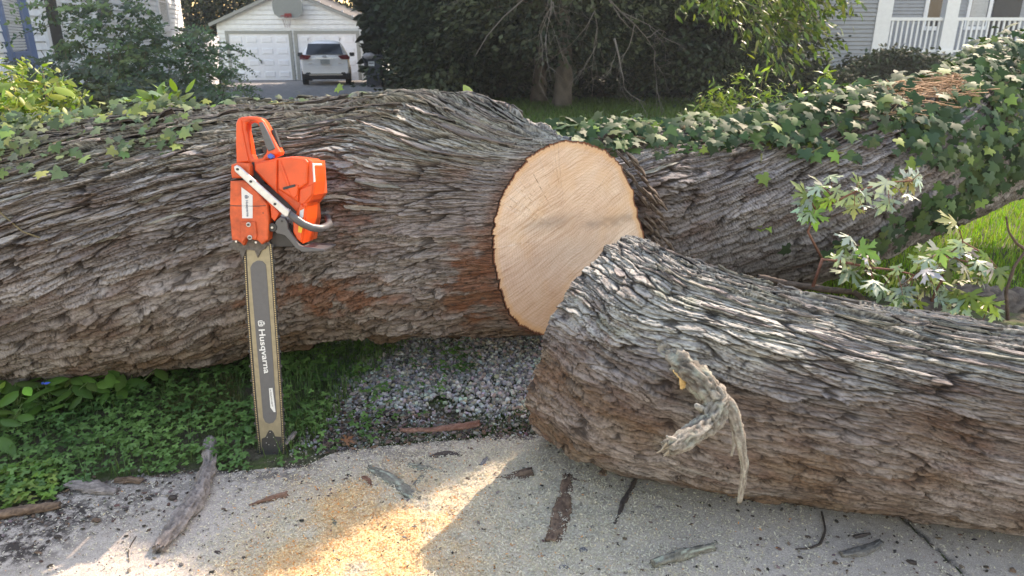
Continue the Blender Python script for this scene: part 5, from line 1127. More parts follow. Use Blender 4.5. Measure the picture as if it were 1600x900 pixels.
# ------------------------------------------------------------------ ivy
def ivy(name, label, L, n, dens_, size, cols, wts, thick, hang=.5, vines=14, srange=None, trange=(-1.4, 2.6)):
    S = srange[0] + (srange[1] - srange[0]) * rng.random(n * 6); T = trange[0] + (trange[1] - trange[0]) * rng.random(n * 6)
    P0, _ = eval_log(L, S, T); d = dens_(S, T, P0) * (.55 + .9 * sst(-.35, .35, fbm(S * 3.5, T * 2.4, 91, 3))); ok = rng.random(len(S)) < d; S, T, P0 = S[ok][:n], T[ok][:n], P0[ok][:n]; n = len(S)
    rad_ = np.stack([np.zeros(n), -np.sin(T), np.cos(T)], 1); th_ = thick(S, T) * rng.random(n) ** 1.3
    pos = P0 + rad_ * (.012 + th_)[:, None] + rng.standard_normal((n, 3)) * .012
    nr = rad_ * .8 + np.array([0, -.45, .15]) + rdir(n) * .6
    down = np.stack([rng.standard_normal(n) * .8, np.full(n, -.4), np.full(n, -hang)], 1)
    sc = size * (.55 + .75 * rng.random(n)); root = empty(name, P0[0] * 0 + [P0[:, 0].mean(), P0[:, 1].mean(), P0[:, 2].min()], label, 'ivy')
    leaves('foliage', IVY, pos, frames(nr, None, down), np.stack([sc, sc, sc * .7], 1), cols, LEAFG, root, wts)
    vv = []
    for k in range(vines):
        s0 = srange[0] + (srange[1] - srange[0]) * rng.random(); t0 = -.4 + .9 * rng.random(); ss_ = s0 + np.linspace(0, .5 + .5 * rng.random(), 14); tt_ = t0 + .25 * np.sin(ss_ * 7 + k) + np.linspace(0, .5 * rng.standard_normal(), 14)
        ss_ = np.clip(ss_, srange[0], srange[1]); Q, _ = eval_log(L, ss_, tt_); Q = Q + np.stack([0 * ss_, -np.sin(tt_), np.cos(tt_)], 1) * .012; vv.append((list(Q), [.003 if L is A else .005] * 14))
    tubes('vines', vv, DEB, root, 5, (.17, .14, .08)); return root
s_of = lambda u, Y: P(u, 200, Y)[0]
def densB(S, T, P0):
    top = sst(.0, .25, S) * np.where(S < 1.5, sst(.62, .30, np.abs(T - .12)), 0)
    mid = sst(1.2, 1.5, S) * sst(2.5, 2.0, S) * sst(.95 , .55, T)
    bare = 1 - .93 * np.exp(-((S - s_of(1425, 4.0)) / .30) ** 2 - ((T - .25) / .38) ** 2)
    right = sst(2.05, 2.5, S) * sst(1.9, 1.55, T) * (.5 + .5 * sst(1.2, .5, T) + .45 * sst(1.3, 1.8, T))
    gap = 1 - .8 * np.exp(-((S - s_of(1470, 4.1)) / .14) ** 2 - ((T - .75) / .18) ** 2)
    hang = .8 * np.exp(-((S - s_of(1405, 3.9)) / .16) ** 2) * sst(1.5, 1.1, T) * (T > .5)
    under = .7 * np.exp(-((S - s_of(1400, 3.9)) / .35) ** 2) * sst(1.45, 1.7, T) * (T < 2.0)
    return np.clip((top + mid + right + hang + under) * bare * gap, 0, 1)
ICOL = ((.028, .060, .028), (.045, .085, .036), (.075, .125, .045), (.17, .24, .06)); IW = (.35, .4, .2, .05)
ivy('ivy', 'broad carpet of glossy dark ivy covering the top and right end of the raised limb', B, 6600, densB, .053, ICOL, IW, lambda S, T: .05 + .20 * sst(2.3, 3.1, S) * sst(.9, .1, T) + .05 * sst(.8, 1.8, S), srange=(.12, 5.2), vines=30, hang=.9)
def densA(S, T, P0):
    u_ = 800 + F * P0[:, 0] / (P0[:, 1] * cp + (H - P0[:, 2]) * sp); z = P0[:, 2]
    top = sst(330, 180, u_) * sst(.55, .2, T) + .55 * sst(600, 520, u_) * sst(.12, -.1, T) * (u_ > 250)
    left = .9 * sst(150, 60, u_) * sst(.80, .55, T)
    st_ = .8 * np.exp(-((T - (.80 - .0012 * (u_ - 60))) / .07) ** 2) * (u_ > 60) * (u_ < 330)
    return np.clip(top + left + st_, 0, 1)
ivy('ivy', 'patchy small leaved ivy trailing over the left end of the fallen trunk', A, 2300, densA, .034, ((.09, .135, .07), (.14, .185, .10), (.2, .25, .08), (.06, .09, .05)), (.35, .35, .12, .18), lambda S, T: .015 + .05 * (S < -1.3), srange=(-3.2, -.55), vines=7)
# hanging vine strand on the limb
hv = empty('ivy_strand', P(1188, 265, 3.3), 'single ivy strand with three leaves hanging down the bare bark of the limb', 'ivy'); pp_ = [P(1190, 240, 3.42), P(1187, 290, 3.38), P(1183, 330, 3.36), P(1178, 352, 3.34)]
tubes('vine', [(pp_, [.005, .004, .003, .002])], DEB, hv, 5, (.2, .2, .08)); q = np.array([P(1192, 272, 3.33), P(1165, 350, 3.3), P(1180, 345, 3.3), P(1160, 356, 3.32), P(1196, 345, 3.32)]); leaves('foliage', IVY, q, frames(np.array([[0, -1, .5]] * 5) + rdir(5) * .3, None, np.array([[.3, 0, -1]] * 5) + rdir(5) * .4), .06, ((.07, .13, .04), (.18, .25, .06)), LEAFG, hv)
hv = empty('ivy_strand', P(1340, 240, 3.5), 'ivy strand of small leaves running right across the middle of the limb', 'ivy'); q = np.array([P(u, v, 3.42) for u, v in ((1255, 232), (1268, 238), (1282, 230), (1300, 236), (1320, 240), (1335, 238), (1345, 244), (1358, 250))]); tubes('vine', [(list(q), [.004] * 8)], DEB, hv, 5, (.2, .2, .08)); leaves('foliage', IVY, q + [0, -.02, 0], frames(np.array([[0, -1, .6]] * 8) + rdir(8) * .4, None, np.array([[.5, 0, -1]] * 8) + rdir(8) * .5), .062, ICOL, LEAFG, hv)

# ------------------------------------------------------------------ cut maple boughs at the right
def maple(label, stems, pts, Y, scale=.085, name='maple_bough'):
    root = empty(name, P(stems[0][0][0][0], stems[0][0][0][1], Y), label, 'branch', 'leafy boughs beside the limb')
    sp_ = np.array([P(a_[0], a_[1], Y) for st_ in stems for a_ in (st_[0] if isinstance(st_[1], float) else st_)])
    n = len(pts); rep = 2; pos = np.array([P(u + rng.normal() * 7, v + rng.normal() * 6, Y + rng.normal() * .05) for u, v in pts for _ in range(rep)]); n = len(pos)
    near = np.array([sp_[np.argmin(np.linalg.norm(sp_ - p, axis=1))] for p in pos]); d = pos - near; d /= np.linalg.norm(d, axis=1)[:, None] + 1e-6
    dn_ = d + np.array([.15, -.1, -.75]) + rdir(n) * .45
    leaves('foliage', MAPLE, pos - dn_ * .02, frames(rdir(n) * .65 + [0, -.55, .7], None, dn_), scale * (.6 + .65 * rng.random(n)), ((.42, .46, .40), (.27, .34, .24), (.18, .26, .06), (.13, .19, .07), (.32, .36, .12)), LEAF, root, (.34, .28, .14, .16, .08), jit=.2)
    st2 = [([P(a_[0], a_[1], Y) for a_ in q_], list(np.linspace(r_, r_ * .45, len(q_)))) for q_, r_ in stems]
    tubes('stems', st2 + [([near[i], near[i] * .4 + pos[i] * .6 + [0, 0, .012], pos[i]], [.0018, .0016, .0012]) for i in range(n)], DEB, root, 5, (.22, .11, .08))
def stems2(stems): return [(st_[0], st_[1]) for st_ in stems]
maple('small leafy bough with silvery lobed leaves held against the limb, the upper one', [([(1285, 405), (1262, 362), (1275, 330), (1300, 305)], .006), ([(1275, 330), (1335, 300), (1385, 285), (1425, 282)], .005)],
      [(1285, 300), (1272, 325), (1298, 283), (1308, 318), (1345, 288), (1338, 312), (1350, 335), (1392, 288), (1408, 300), (1400, 322), (1438, 280), (1420, 288), (1268, 345), (1316, 296), (1415, 312), (1262, 312)], 2.95, .07)
maple('leafy bough with silvery lobed leaves in the gap between the limb and the front log', [([(1270, 448), (1285, 405), (1310, 408), (1360, 418), (1400, 422), (1430, 430)], .008), ([(1310, 408), (1325, 385)], .004)],
      [(1322, 372), (1318, 396), (1345, 385), (1350, 412), (1332, 425), (1375, 405), (1372, 435), (1398, 425), (1418, 440), (1408, 458), (1385, 465), (1432, 452), (1446, 430), (1438, 405), (1312, 410), (1360, 450), (1425, 475), (1455, 450), (1400, 480), (1340, 440)], 2.85, .075)
maple('leafy bough with silvery lobed leaves in front of the bright lawn', [([(1455, 470), (1470, 440), (1480, 400), (1505, 378), (1530, 392)], .006), ([(1480, 400), (1530, 415), (1560, 420)], .005), ([(1455, 470), (1500, 470), (1545, 480)], .005)],
      [(1490, 352), (1498, 372), (1512, 390), (1488, 402), (1530, 398), (1500, 420), (1542, 410), (1545, 432), (1562, 420), (1478, 422), (1470, 442), (1500, 450), (1480, 462), (1512, 465), (1535, 470), (1552, 488), (1500, 486), (1522, 492), (1468, 468), (1525, 440), (1452, 410), (1460, 385)], 2.9, .072)
def litter(name, label, cat, px, rad, group=None, Y=None, z=None, **kw):
    pts = []
    for i, (u, v) in enumerate(px):
        if Y is not None: pts.append(P(u, v, Y if not hasattr(Y, '__len__') else Y[i]))
        else: pts.append(G(u, v, (z if z is not None else (rad if not hasattr(rad, '__len__') else rad[i]) * kw.get('flat', 1.0) * .8 + .006)))
    rr_ = rad if hasattr(rad, '__len__') else [rad] * len(px)
    V, q, t, c = organic(pts, rr_, **{k: v for k, v in kw.items()})
    o_ = meshnp(name, V, [q, t], DEB, None, True, c); return tag(o_, label, cat, group)
litter('dead_branch', 'dark dead branch lying in the gap behind the front log', 'branch', [(1185, 432), (1230, 443), (1290, 452), (1335, 456), (1372, 486)], [.012, .014, .013, .012, .008], Y=2.9, seed=31, n=10, c1=(.07, .055, .045), c2=(.14, .11, .09))
litter('bare_twig', 'dark bare twig in front of the bright lawn at the right edge', 'twig', [(1572, 338), (1576, 362), (1588, 380), (1610, 395)], [.004, .005, .006, .007], Y=2.9, seed=32, n=7, c1=(.09, .06, .05), c2=(.15, .11, .08))
litter('bare_twig', 'forked dark twig rising beside the silvery leaves at the right edge', 'twig', [(1615, 375), (1585, 415), (1572, 455), (1575, 500)], [.005, .006, .007, .008], Y=2.85, seed=33, n=7, c1=(.09, .06, .05), c2=(.15, .11, .08))
litter('small_log', 'small dark log lying in the shade behind the front log at the right edge', 'log', [(1420, 492), (1500, 478), (1600, 488), (1720, 500)], [.10, .12, .12, .12], Y=3.5, seed=34, n=40, seg=.02, rough=.1, c1=(.09, .07, .055), c2=(.19, .16, .13))

st = []
for k in range(150):
    u, v = 1340 + 150 * rng.random(), 112 + 45 * rng.random(); S_ = np.array([s_of(u, 4.0)]); T_ = np.array([-.1 + .75 * rng.random()]); Q, _ = eval_log(B, S_, T_); a = Q[0] + [0, -.02, .035 + .03 * rng.random()]; d = rdir(1)[0] * [.13, .04, .035]
    st.append(([a - d, a + [0, 0, .01], a + d], [.0022, .0025, .0015]))
o_ = tubes('dry_stems', st, DEB, None, 4, (.42, .27, .17)); tag(o_, 'dry brown ivy stems and straw on the bare patch of the raised limb', 'straw', kind='stuff')
# ------------------------------------------------------------------ ground cover
def region(n, px, z=0.0, seed=0):
    g = np.array([G(u, v, z)[:2] for u, v in px]); m_ = n * 4
    x = g[:, 0].min() + np.ptp(g[:, 0]) * rng.random(m_); y = g[:, 1].min() + np.ptp(g[:, 1]) * rng.random(m_); ok = inpoly(x, y, g); return x[ok][:n], y[ok][:n]
gh = lambda x, y: gzz(x, y)
# clover carpet
x, y = region(22000, [(-160, 580), (-160, 860), (0, 806), (120, 772), (180, 752), (300, 744), (400, 738), (478, 728), (500, 712), (560, 704), (640, 694), (700, 640), (760, 560), (700, 500), (-160, 500)])
k_ = (rng.random(len(x)) < .55 + .5 * fbm(x * 5, y * 5, 12)) & (rng.random(len(x)) < 1.1 - sst(-.95, -.55, x + .22 * fbm(x * 4, y * 4, 44)) * (1.02 - .55 * sst(.1, .35, fbm(x * 7, y * 7, 45)))); tz = .8 * np.exp(-((x + 1.0) / .2) ** 2 - ((y - 2.45) / .13) ** 2); k_ &= rng.random(len(x)) > tz
tp_ = np.hypot((x - G(425, 707)[0]) / .075, (y - (G(425, 707)[1] - .02)) / .07); k_ &= tp_ > .75 + .5 * rng.random(len(x))
k_ &= y > edgeY(x) + .01 + .03 * noise(x * 22, x * 0 + .7, 3)
x, y = x[k_], y[k_]; n = len(x); hh_ = .012 + .035 * rng.random(n) * (.5 + sst(0, .15, y - edgeY(x))) + .012 * noise(x * 6, y * 6, 5)
tone_ = fbm(x * 4, y * 4, 13)  # random patchy mix between the two clover greens
cl = mix((.06, .14, .038), (.13, .24, .065), np.clip(.5 + tone_ + .4 * (rng.random(n) - .5), 0, 1)) * (.75 + .5 * rng.random((n, 1)))
V, F_, kk = inst(TRI, np.stack([x, y, gh(x, y) + hh_], 1), frames(rdir(n) * .38 + [0, -.1, 1], rng.random(n) * 6.28), .017 + .016 * rng.random(n)); o_ = meshnp('clover', V, [F_], LEAF, None, False, np.repeat(cl, kk, 0)); tag(o_, 'low green clover carpet between the fallen trunk and the pavement', 'clover', kind='stuff')
# thin grass among it
def blades(name, label, x, y, h, w_, cols, mat=LEAF, lean=.5):
    n = len(x); base = np.stack([x, y, gh(x, y)], 1); a = rng.random(n) * 6.28; hv_ = h * (.5 + .8 * rng.random(n)); dx_ = np.stack([np.cos(a), np.sin(a), 0 * a], 1); sd__ = np.stack([-np.sin(a), np.cos(a), 0 * a], 1) * (w_ / 2)
    ln = lean * (.3 + rng.random(n))[:, None]
    V = np.stack([base - sd__, base + sd__, base + sd__ * .8 + dx_ * hv_[:, None] * ln * .35 + [0, 0, 1] * hv_[:, None] * .6, base - sd__ * .8 + dx_ * hv_[:, None] * ln * .35 + [0, 0, 1] * hv_[:, None] * .6, base + dx_ * hv_[:, None] * ln + [0, 0, 1] * hv_[:, None] * (1 - .25 * ln)], 1).reshape(-1, 3)
    i = np.arange(n)[:, None] * 5; return tag(meshnp(name, V, [i + [0, 1, 2, 3], i + [3, 2, 4]], mat, None, False, np.repeat(rcol(n, cols), 5, 0)), label, 'grass', kind='stuff')
xa_, ya_ = region(2600, [(430, 520), (440, 720), (505, 690), (560, 610), (640, 540), (640, 500)]); xb_, yb_ = region(1500, [(250, 600), (370, 590), (390, 660), (260, 670)]); xc_, yc_ = region(700, [(-100, 600), (470, 590), (470, 720), (-100, 790)]); xd_, yd_ = region(900, [(520, 700), (600, 688), (700, 690), (820, 680), (820, 560), (640, 520)])
kd = rng.random(len(xd_)) < sst(-.05, .3, fbm(xd_ * 5, yd_ * 5, 15)); xd_, yd_ = xd_[kd], yd_[kd]
blades('grass', 'thin dark grass growing through the clover under the fallen trunk', np.concatenate([xa_, xc_]), np.concatenate([ya_, yc_]), .07, .003, ((.06, .12, .03), (.10, .17, .05)))
blades('dry_grass', 'patch of dry brownish grass in the clover left of the saw bar', xb_, yb_, .05, .0025, ((.13, .12, .045), (.07, .10, .03)), lean=1.2)
kx = rng.random(2500); xg, yg = region(2500, [(560, 705), (700, 690), (830, 680), (830, 640), (700, 660), (560, 680)]); x2, y2 = region(1500, [(600, 560), (830, 530), (830, 640), (640, 600)]); kk_ = fbm(x2 * 6, y2 * 6, 17) > .05; x2, y2 = x2[kk_], y2[kk_]
blades('moss_grass', 'short dark green moss and grass tufts in the gravel', np.concatenate([xg, x2, xd_]), np.concatenate([yg, y2, yd_]), .022, .004, ((.035, .07, .015), (.05, .09, .02)))
n = 42000; X_ = 1.6 + 4.2 * rng.random(n); Y_ = 3.6 + 5.4 * rng.random(n) ** 1.2
blades('lawn_grass', 'bright sunlit lawn grass seen under the raised limb at the right', X_, Y_, .07, .006, ((.16, .30, .035), (.22, .36, .05), (.30, .36, .08)), LAWNC)  # sunlight is put into these brighter greens
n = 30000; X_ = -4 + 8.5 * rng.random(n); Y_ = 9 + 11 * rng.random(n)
xk = (X_ > dx1(Y_) + .2); X_, Y_ = X_[xk], Y_[xk]; blades('shaded_grass', 'dark rough grass of the shaded lawn behind the fallen trunk', X_, Y_, .12, .014, ((.05, .09, .02), (.08, .13, .03)), LAWNC)  # tree shade is put into these darker greens of the same lawn
# gravel stones
ph = (1 + 5 ** .5) / 2; IC = np.array([[-1, ph, 0], [1, ph, 0], [-1, -ph, 0], [1, -ph, 0], [0, -1, ph], [0, 1, ph], [0, -1, -ph], [0, 1, -ph], [ph, 0, -1], [ph, 0, 1], [-ph, 0, -1], [-ph, 0, 1]]) / 1.9
IF = np.array([[0, 11, 5], [0, 5, 1], [0, 1, 7], [0, 7, 10], [0, 10, 11], [1, 5, 9], [5, 11, 4], [11, 10, 2], [10, 7, 6], [7, 1, 8], [3, 9, 4], [3, 4, 2], [3, 2, 6], [3, 6, 8], [3, 8, 9], [4, 9, 5], [2, 4, 11], [6, 2, 10], [8, 6, 7], [9, 8, 1]])
x, y = region(16000, [(440, 726), (530, 706), (620, 694), (720, 690), (900, 690), (900, 480), (600, 480), (560, 560), (500, 640)])
kk_ = rng.random(len(x)) < .3 + .7 * sst(-.15, .15, fbm(x * 4, y * 4, 19) + .5 * sst(2.2, 2.5, y)); x, y = x[kk_], y[kk_]; k3 = rng.random(len(x)) < sst(-.85, -.55, x + .2 * fbm(x * 4, y * 4, 44)); x, y = x[k3], y[k3]; n = len(x); sz = .003 + .0058 * rng.random(n) ** 2 * (.6 + sst(2.15, 2.5, y))
Vs = []; 
V, F_, kk = inst((IC, IF), np.stack([x, y, gh(x, y) + .009 + sz * .4], 1), frames(rdir(n), rng.random(n) * 6.28), np.stack([sz * (1 + .4 * rng.random(n)), sz, sz * .7], 1)); V = V + rng.standard_normal(V.shape) * np.repeat(sz, kk)[:, None] * .13
o_ = meshnp('gravel', V, [F_], GRAV, None, False, np.repeat(rcol(n, ((.27, .265, .255), (.40, .39, .37), (.17, .16, .15), (.30, .26, .21)), None, .25), kk, 0)); tag(o_, 'loose grey gravel stones between the trunk and the pavement', 'gravel', kind='stuff')
# sawdust chips
CH = (np.array([[-.5, -.18, 0], [.5, -.12, .06], [.42, .2, 0], [-.4, .16, .08]]), np.array([[0, 1, 2], [0, 2, 3]]))
n0 = 260000; x = -2.0 + 4.2 * rng.random(n0); y = 1.38 + 1.0 * rng.random(n0); d_ = np.clip(dens(x, y), 0, 1); near_ = sst(-.05, .02, edgeY(x) - y)
pk = np.clip(.10 + 1.0 * d_, 0, 1) * np.where(y > edgeY(x), .30 * sst(.18, 0, y - edgeY(x)) * sst(-.9, -.5, x), 1) * np.where(x < -1.3, .5, 1); ok = rng.random(n0) < pk; x, y, d_ = x[ok], y[ok], d_[ok]; n = len(x)
z = np.where(y > edgeY(x), gh(x, y) + .012, .006 + .009 * d_ * (1 + 1.3 * fbm(x * 18, y * 18, 2))) + .004 * rng.random(n)
or_ = orange(x, y); cc_ = mix((.62, .57, .49), (.82, .60, .34), np.clip(or_ * 1.0 + .2 * rng.standard_normal(n), 0, 1)) * (.75 + .4 * rng.random((n, 1))); og = rng.random(n) < .22 * or_ + .01; cc_[og] = np.array([.62, .27, .09]) * (.8 + .5 * rng.random((og.sum(), 1)))
sz = .0035 + .006 * rng.random(n) ** 2
V, F_, kk = inst(CH, np.stack([x, y, z], 1), frames(rdir(n) * .45 + [0, 0, 1], rng.random(n) * 6.28), sz); o_ = meshnp('sawdust', V, [F_], CHIP, None, False, np.repeat(np.clip(cc_, 0, .9), kk, 0)); tag(o_, 'pale sawdust chips scattered over the pavement around the cut', 'sawdust', kind='stuff')
# dark specks of bark litter
n = 2600; x = -2.0 + 4 * rng.random(n); y = 1.4 + .85 * rng.random(n); ok = y < edgeY(x) + .1; x, y = x[ok], y[ok]; n = len(x)
x = np.concatenate([x, -1.9 + .9 * rng.random(1400) ** 1.5]); y = np.concatenate([y, edgeY(x[n:]) - .30 * rng.random(1400) ** 2.2]); xl, yl = region(1500, [(500, 715), (530, 600), (600, 640), (760, 660), (830, 650), (840, 690), (700, 692), (600, 700)]); x = np.concatenate([x, xl]); y = np.concatenate([y, yl]); n = len(x); sz = .0016 + .0042 * rng.random(n) ** 4; sz[-len(xl):] *= 1.7
V, F_, kk = inst((IC, IF), np.stack([x, y, np.where(y > edgeY(x), gh(x, y) + .016, .008 + .006 * dens(x, y))], 1), frames(rdir(n) * .3 + [0, 0, 1], rng.random(n) * 6.28), np.stack([sz * 1.7, sz, sz * .5], 1)); tag(meshnp('bark_specks', V, [F_], DEB, None, False, np.repeat(rcol(n, ((.05, .04, .035), (.12, .08, .06), (.16, .14, .12))), kk, 0)), 'tiny dark crumbs of bark littering the pavement', 'litter', kind='stuff')

# ------------------------------------------------------------------ weeds at the left foot of the trunk
for i, (u, v, k, lb_) in enumerate(((25, 652, 20, 'broad leaved weed at the left edge, under the trunk, with the brightest leaves'), (85, 640, 22, 'broad leaved weed second from the left edge, close under the trunk, with a blue flower'), (140, 628, 20, 'broad leaved weed right of the blue flower, close under the trunk'), (35, 622, 18, 'broad leaved weed tucked under the trunk in the left corner'), (0, 690, 10, 'broad leaved weed lowest at the left edge, with a blue flower'), (200, 618, 12, 'smallest broad leaved weed, furthest right under the trunk'))):
    g = G(u, v); r_ = empty('broadleaf_weed', g, lb_, 'weed', 'broad leaved weeds under the trunk'); n = k
    pos = g + np.stack([rng.normal(0, .07, n), rng.normal(0, .05, n), .05 + .09 * rng.random(n)], 1); d = np.stack([rng.normal(0, 1, n), rng.normal(-.3, 1, n), rng.normal(.1, .3, n)], 1)
    leaves('foliage', OVAL, pos, frames(rdir(n) * .35 + [0, -.3, 1], None, d), .06 + .04 * rng.random(n), ((.06, .13, .025), (.09, .18, .035)) + (((.25, .42, .08),) if i == 0 else ()), LEAF, r_)
    tubes('stems', [([g, p] , [.003, .002]) for p in pos], DEB, r_, 4, (.08, .13, .04))
    if i in (1, 4):
        f = g + np.array([.02, -.05, .135]); rot_ = np.array([[.3, -.5, .8], [-.3, -.5, .8]]); leaves('blue_flower', OVAL, np.array([f, f]), frames(rot_, None, np.array([[1, 0, .8], [-1, 0, .8]])), .022, ((.06, .11, .55),), LEAF, r_)
broad = empty('ground_ivy', G(25, 765), 'bright green low plant with rounded leaves at the pavement edge, left', 'weed'); n = 260
x, y = region(n, [(-60, 740), (90, 735), (85, 790), (0, 805), (-60, 815)]); n = len(x); leaves('foliage', TRI, np.stack([x, y, gh(x, y) + .02 + .03 * rng.random(n)], 1), frames(rdir(n) * .4 + [0, 0, 1], rng.random(n) * 6.28), .030, ((.12, .22, .04), (.2, .3, .07)), LEAF, broad)

# ------------------------------------------------------------------ bark pieces, sticks and twigs on the ground
BR = dict(c1=(.09, .06, .045), c2=(.22, .15, .105)); GR = dict(c1=(.16, .135, .12), c2=(.34, .29, .26)); DK = dict(c1=(.045, .035, .03), c2=(.10, .08, .07)); LI = dict(c1=(.12, .11, .09), c2=(.24, .23, .19), lichen=.7)
gp = 'bark pieces and sticks on the pavement'
L_ = [('bark_strip', 'long weathered grey bark strip lying from the clover onto the pavement', 'bark', [(330, 690), (326, 730), (305, 782), (272, 825), (250, 856)], [.022, .024, .026, .026, .018], dict(flat=.7, seed=51, n=30, seg=.006, rough=.2, jag=.02, **GR)),
 ('stick', 'thick brown stick at the left edge of the pavement', 'stick', [(-40, 812), (20, 800), (60, 795), (92, 789)], [.014, .014, .014, .011], dict(seed=52, n=16, rough=.12, jag=.008, **BR)),
 ('bark_slab', 'flat grey bark slab at the clover edge, left', 'bark', [(108, 754), (140, 760), (180, 768)], [.020, .028, .016], dict(flat=.28, seed=53, rough=.2, jag=.012, **GR)),
 ('stick', 'short thin reddish stick on the pavement left of the saw bar tip', 'stick', [(392, 789), (415, 781), (447, 773)], [.004, .008, .009], dict(seed=54, n=12, rough=.2, jag=.008, c1=(.16, .08, .055), c2=(.24, .15, .11))),
 ('bark_slab', 'ridged bark slab dusted with chips right of the saw bar tip', 'bark', [(578, 732), (605, 745), (630, 765), (652, 780)], [.014, .022, .021, .013], dict(flat=.5, seed=55, rough=.22, jag=.012, **LI)),
 ('bark_chunk', 'angular dark bark chunk above the ridged slab', 'bark', [(640, 727), (662, 731), (690, 738)], [.012, .014, .008], dict(flat=.6, seed=56, rough=.3, jag=.01, **LI)),
 ('bark_chunk', 'small slanting bark chunk touching the angular one', 'bark', [(668, 735), (655, 752), (648, 760)], [.009, .011, .008], dict(flat=.6, seed=57, rough=.3, jag=.01, **LI)),
 ('bark_chunk', 'dark bark piece with a thin tail near the gravel edge', 'bark', [(670, 715), (700, 709), (720, 712), (748, 715)], [.010, .015, .006, .003], dict(flat=.5, seed=58, rough=.3, jag=.008, **DK)),
 ('stick', 'reddish brown stick lying along the gravel edge', 'stick', [(628, 673), (670, 673), (715, 669), (746, 662)], [.010, .012, .014, .012], dict(seed=59, n=16, rough=.14, jag=.01, c1=(.15, .07, .05), c2=(.24, .14, .11))),
 ('bark_slab', 'dark triangular bark slab at the tip of the shaded pavement below the log end', 'bark', [(772, 749), (800, 745), (829, 738)], [.005, .017, .024], dict(flat=.4, seed=60, rough=.2, jag=.014, **BR)),
 ('bark_slab', 'large brown bark slab lying upright in the picture below the log end', 'bark', [(886, 744), (884, 775), (878, 808), (864, 845)], [.016, .022, .026, .022], dict(flat=.4, seed=61, rough=.2, jag=.014, c1=(.11, .07, .05), c2=(.23, .155, .11))),
 ('twig', 'black knobbly twig sticking out from under the front log', 'twig', [(997, 736), (986, 765), (974, 785), (968, 802), (960, 818)], [.007, .006, .008, .005, .004], dict(seed=62, n=9, rough=.35, **DK)),
 ('stick', 'thin brown sliver right of the large bark slab', 'stick', [(895, 748), (918, 754), (940, 763)], [.004, .005, .002], dict(seed=63, n=7, **BR)),
 ('bark_chunk', 'small dark red bark chunk close under the front log', 'bark', [(938, 742), (948, 732), (955, 730)], [.008, .010, .007], dict(seed=64, flat=.7, rough=.3, **BR)),
 ('stick', 'lichen covered short stick at the bottom, right of the middle', 'stick', [(1022, 881), (1050, 872), (1080, 862), (1112, 855)], [.012, .014, .013, .011], dict(seed=65, n=16, rough=.18, jag=.012, **LI)),
 ('twig', 'curved thin dark twig like a hook on the pavement', 'twig', [(1284, 800), (1290, 828), (1282, 850), (1265, 857), (1243, 858)], [.003, .0035, .004, .003, .002], dict(seed=66, n=6, **DK)),
 ('bark_curl', 'grey curled bark piece at the bottom right', 'bark', [(1316, 866), (1340, 862), (1362, 856), (1376, 846)], [.010, .014, .013, .009], dict(seed=67, flat=.45, rough=.25, jag=.006, c1=(.12, .11, .10), c2=(.22, .21, .19))),
 ('bark_chunk', 'small dark bark sliver just above the curled piece', 'bark', [(1336, 839), (1348, 836), (1359, 834)], [.006, .006, .004], dict(seed=68, flat=.6, rough=.25, jag=.004, **DK)),
 ('twig', 'crooked green grey twig standing on the orange sawdust', 'twig', [(521, 812), (528, 826), (524, 850), (519, 875), (520, 888)], [.006, .005, .003, .003, .005], dict(seed=69, n=8, rough=.3, c1=(.13, .13, .10), c2=(.22, .23, .17))),
 ('bark_chunk', 'small rusty bark chunk left of the ridged slab', 'bark', [(568, 746), (576, 752), (580, 760)], [.007, .009, .006], dict(seed=70, rough=.3, c1=(.17, .08, .05), c2=(.24, .13, .09))),
 ('stone', 'grey angular chip of bark standing near the gravel edge', 'bark', [(752, 728), (758, 722), (763, 715)], [.009, .011, .008], dict(seed=71, flat=.6, rough=.25, c1=(.15, .14, .14), c2=(.26, .25, .25))),
 ('bark_chunk', 'narrow brown bark flake on the shaded sawdust in the middle', 'bark', [(770, 790), (774, 800), (776, 810)], [.006, .008, .005], dict(seed=72, flat=.4, rough=.25, **BR)),
 ('stone', 'dark grey pebble below the large bark slab', 'pebble', [(906, 862), (912, 860), (917, 863)], [.007, .009, .006], dict(seed=73, rough=.2, c1=(.10, .10, .11), c2=(.2, .2, .21))),
 ('stone', 'flat dark pebble at the bottom edge near the middle', 'pebble', [(873, 888), (881, 886), (888, 889)], [.007, .009, .006], dict(seed=74, flat=.6, rough=.2, c1=(.10, .10, .11), c2=(.2, .2, .21))),
 ('twig', 'fine curly rootlet on the sunlit pavement at the left', 'twig', [(213, 838), (205, 850), (200, 862), (202, 878)], [.0015, .0015, .0015, .001], dict(seed=75, n=5, **DK)),
 ('bark_chunk', 'dark leaf shaped bark flake at the lower right', 'bark', [(1416, 875), (1424, 878), (1432, 880)], [.003, .008, .006], dict(seed=76, flat=.4, rough=.25, **DK)),
 ('bark_slab', 'loose bark piece beside the saw bar tip in the clover', 'bark', [(446, 694), (454, 684), (462, 675)], [.007, .010, .007], dict(seed=77, flat=.5, rough=.3, z=.03, **GR)),
 ('bark_chunk', 'brown bark crumb heap at the clover edge, below the slab', 'bark', [(180, 750), (200, 748), (222, 752)], [.012, .016, .010], dict(seed=78, flat=.5, rough=.4, **BR))]
for nm, lb_, ct, px, rd_, kw in L_: litter(nm, lb_, ct, px, rd_, gp, ground=True, **kw)
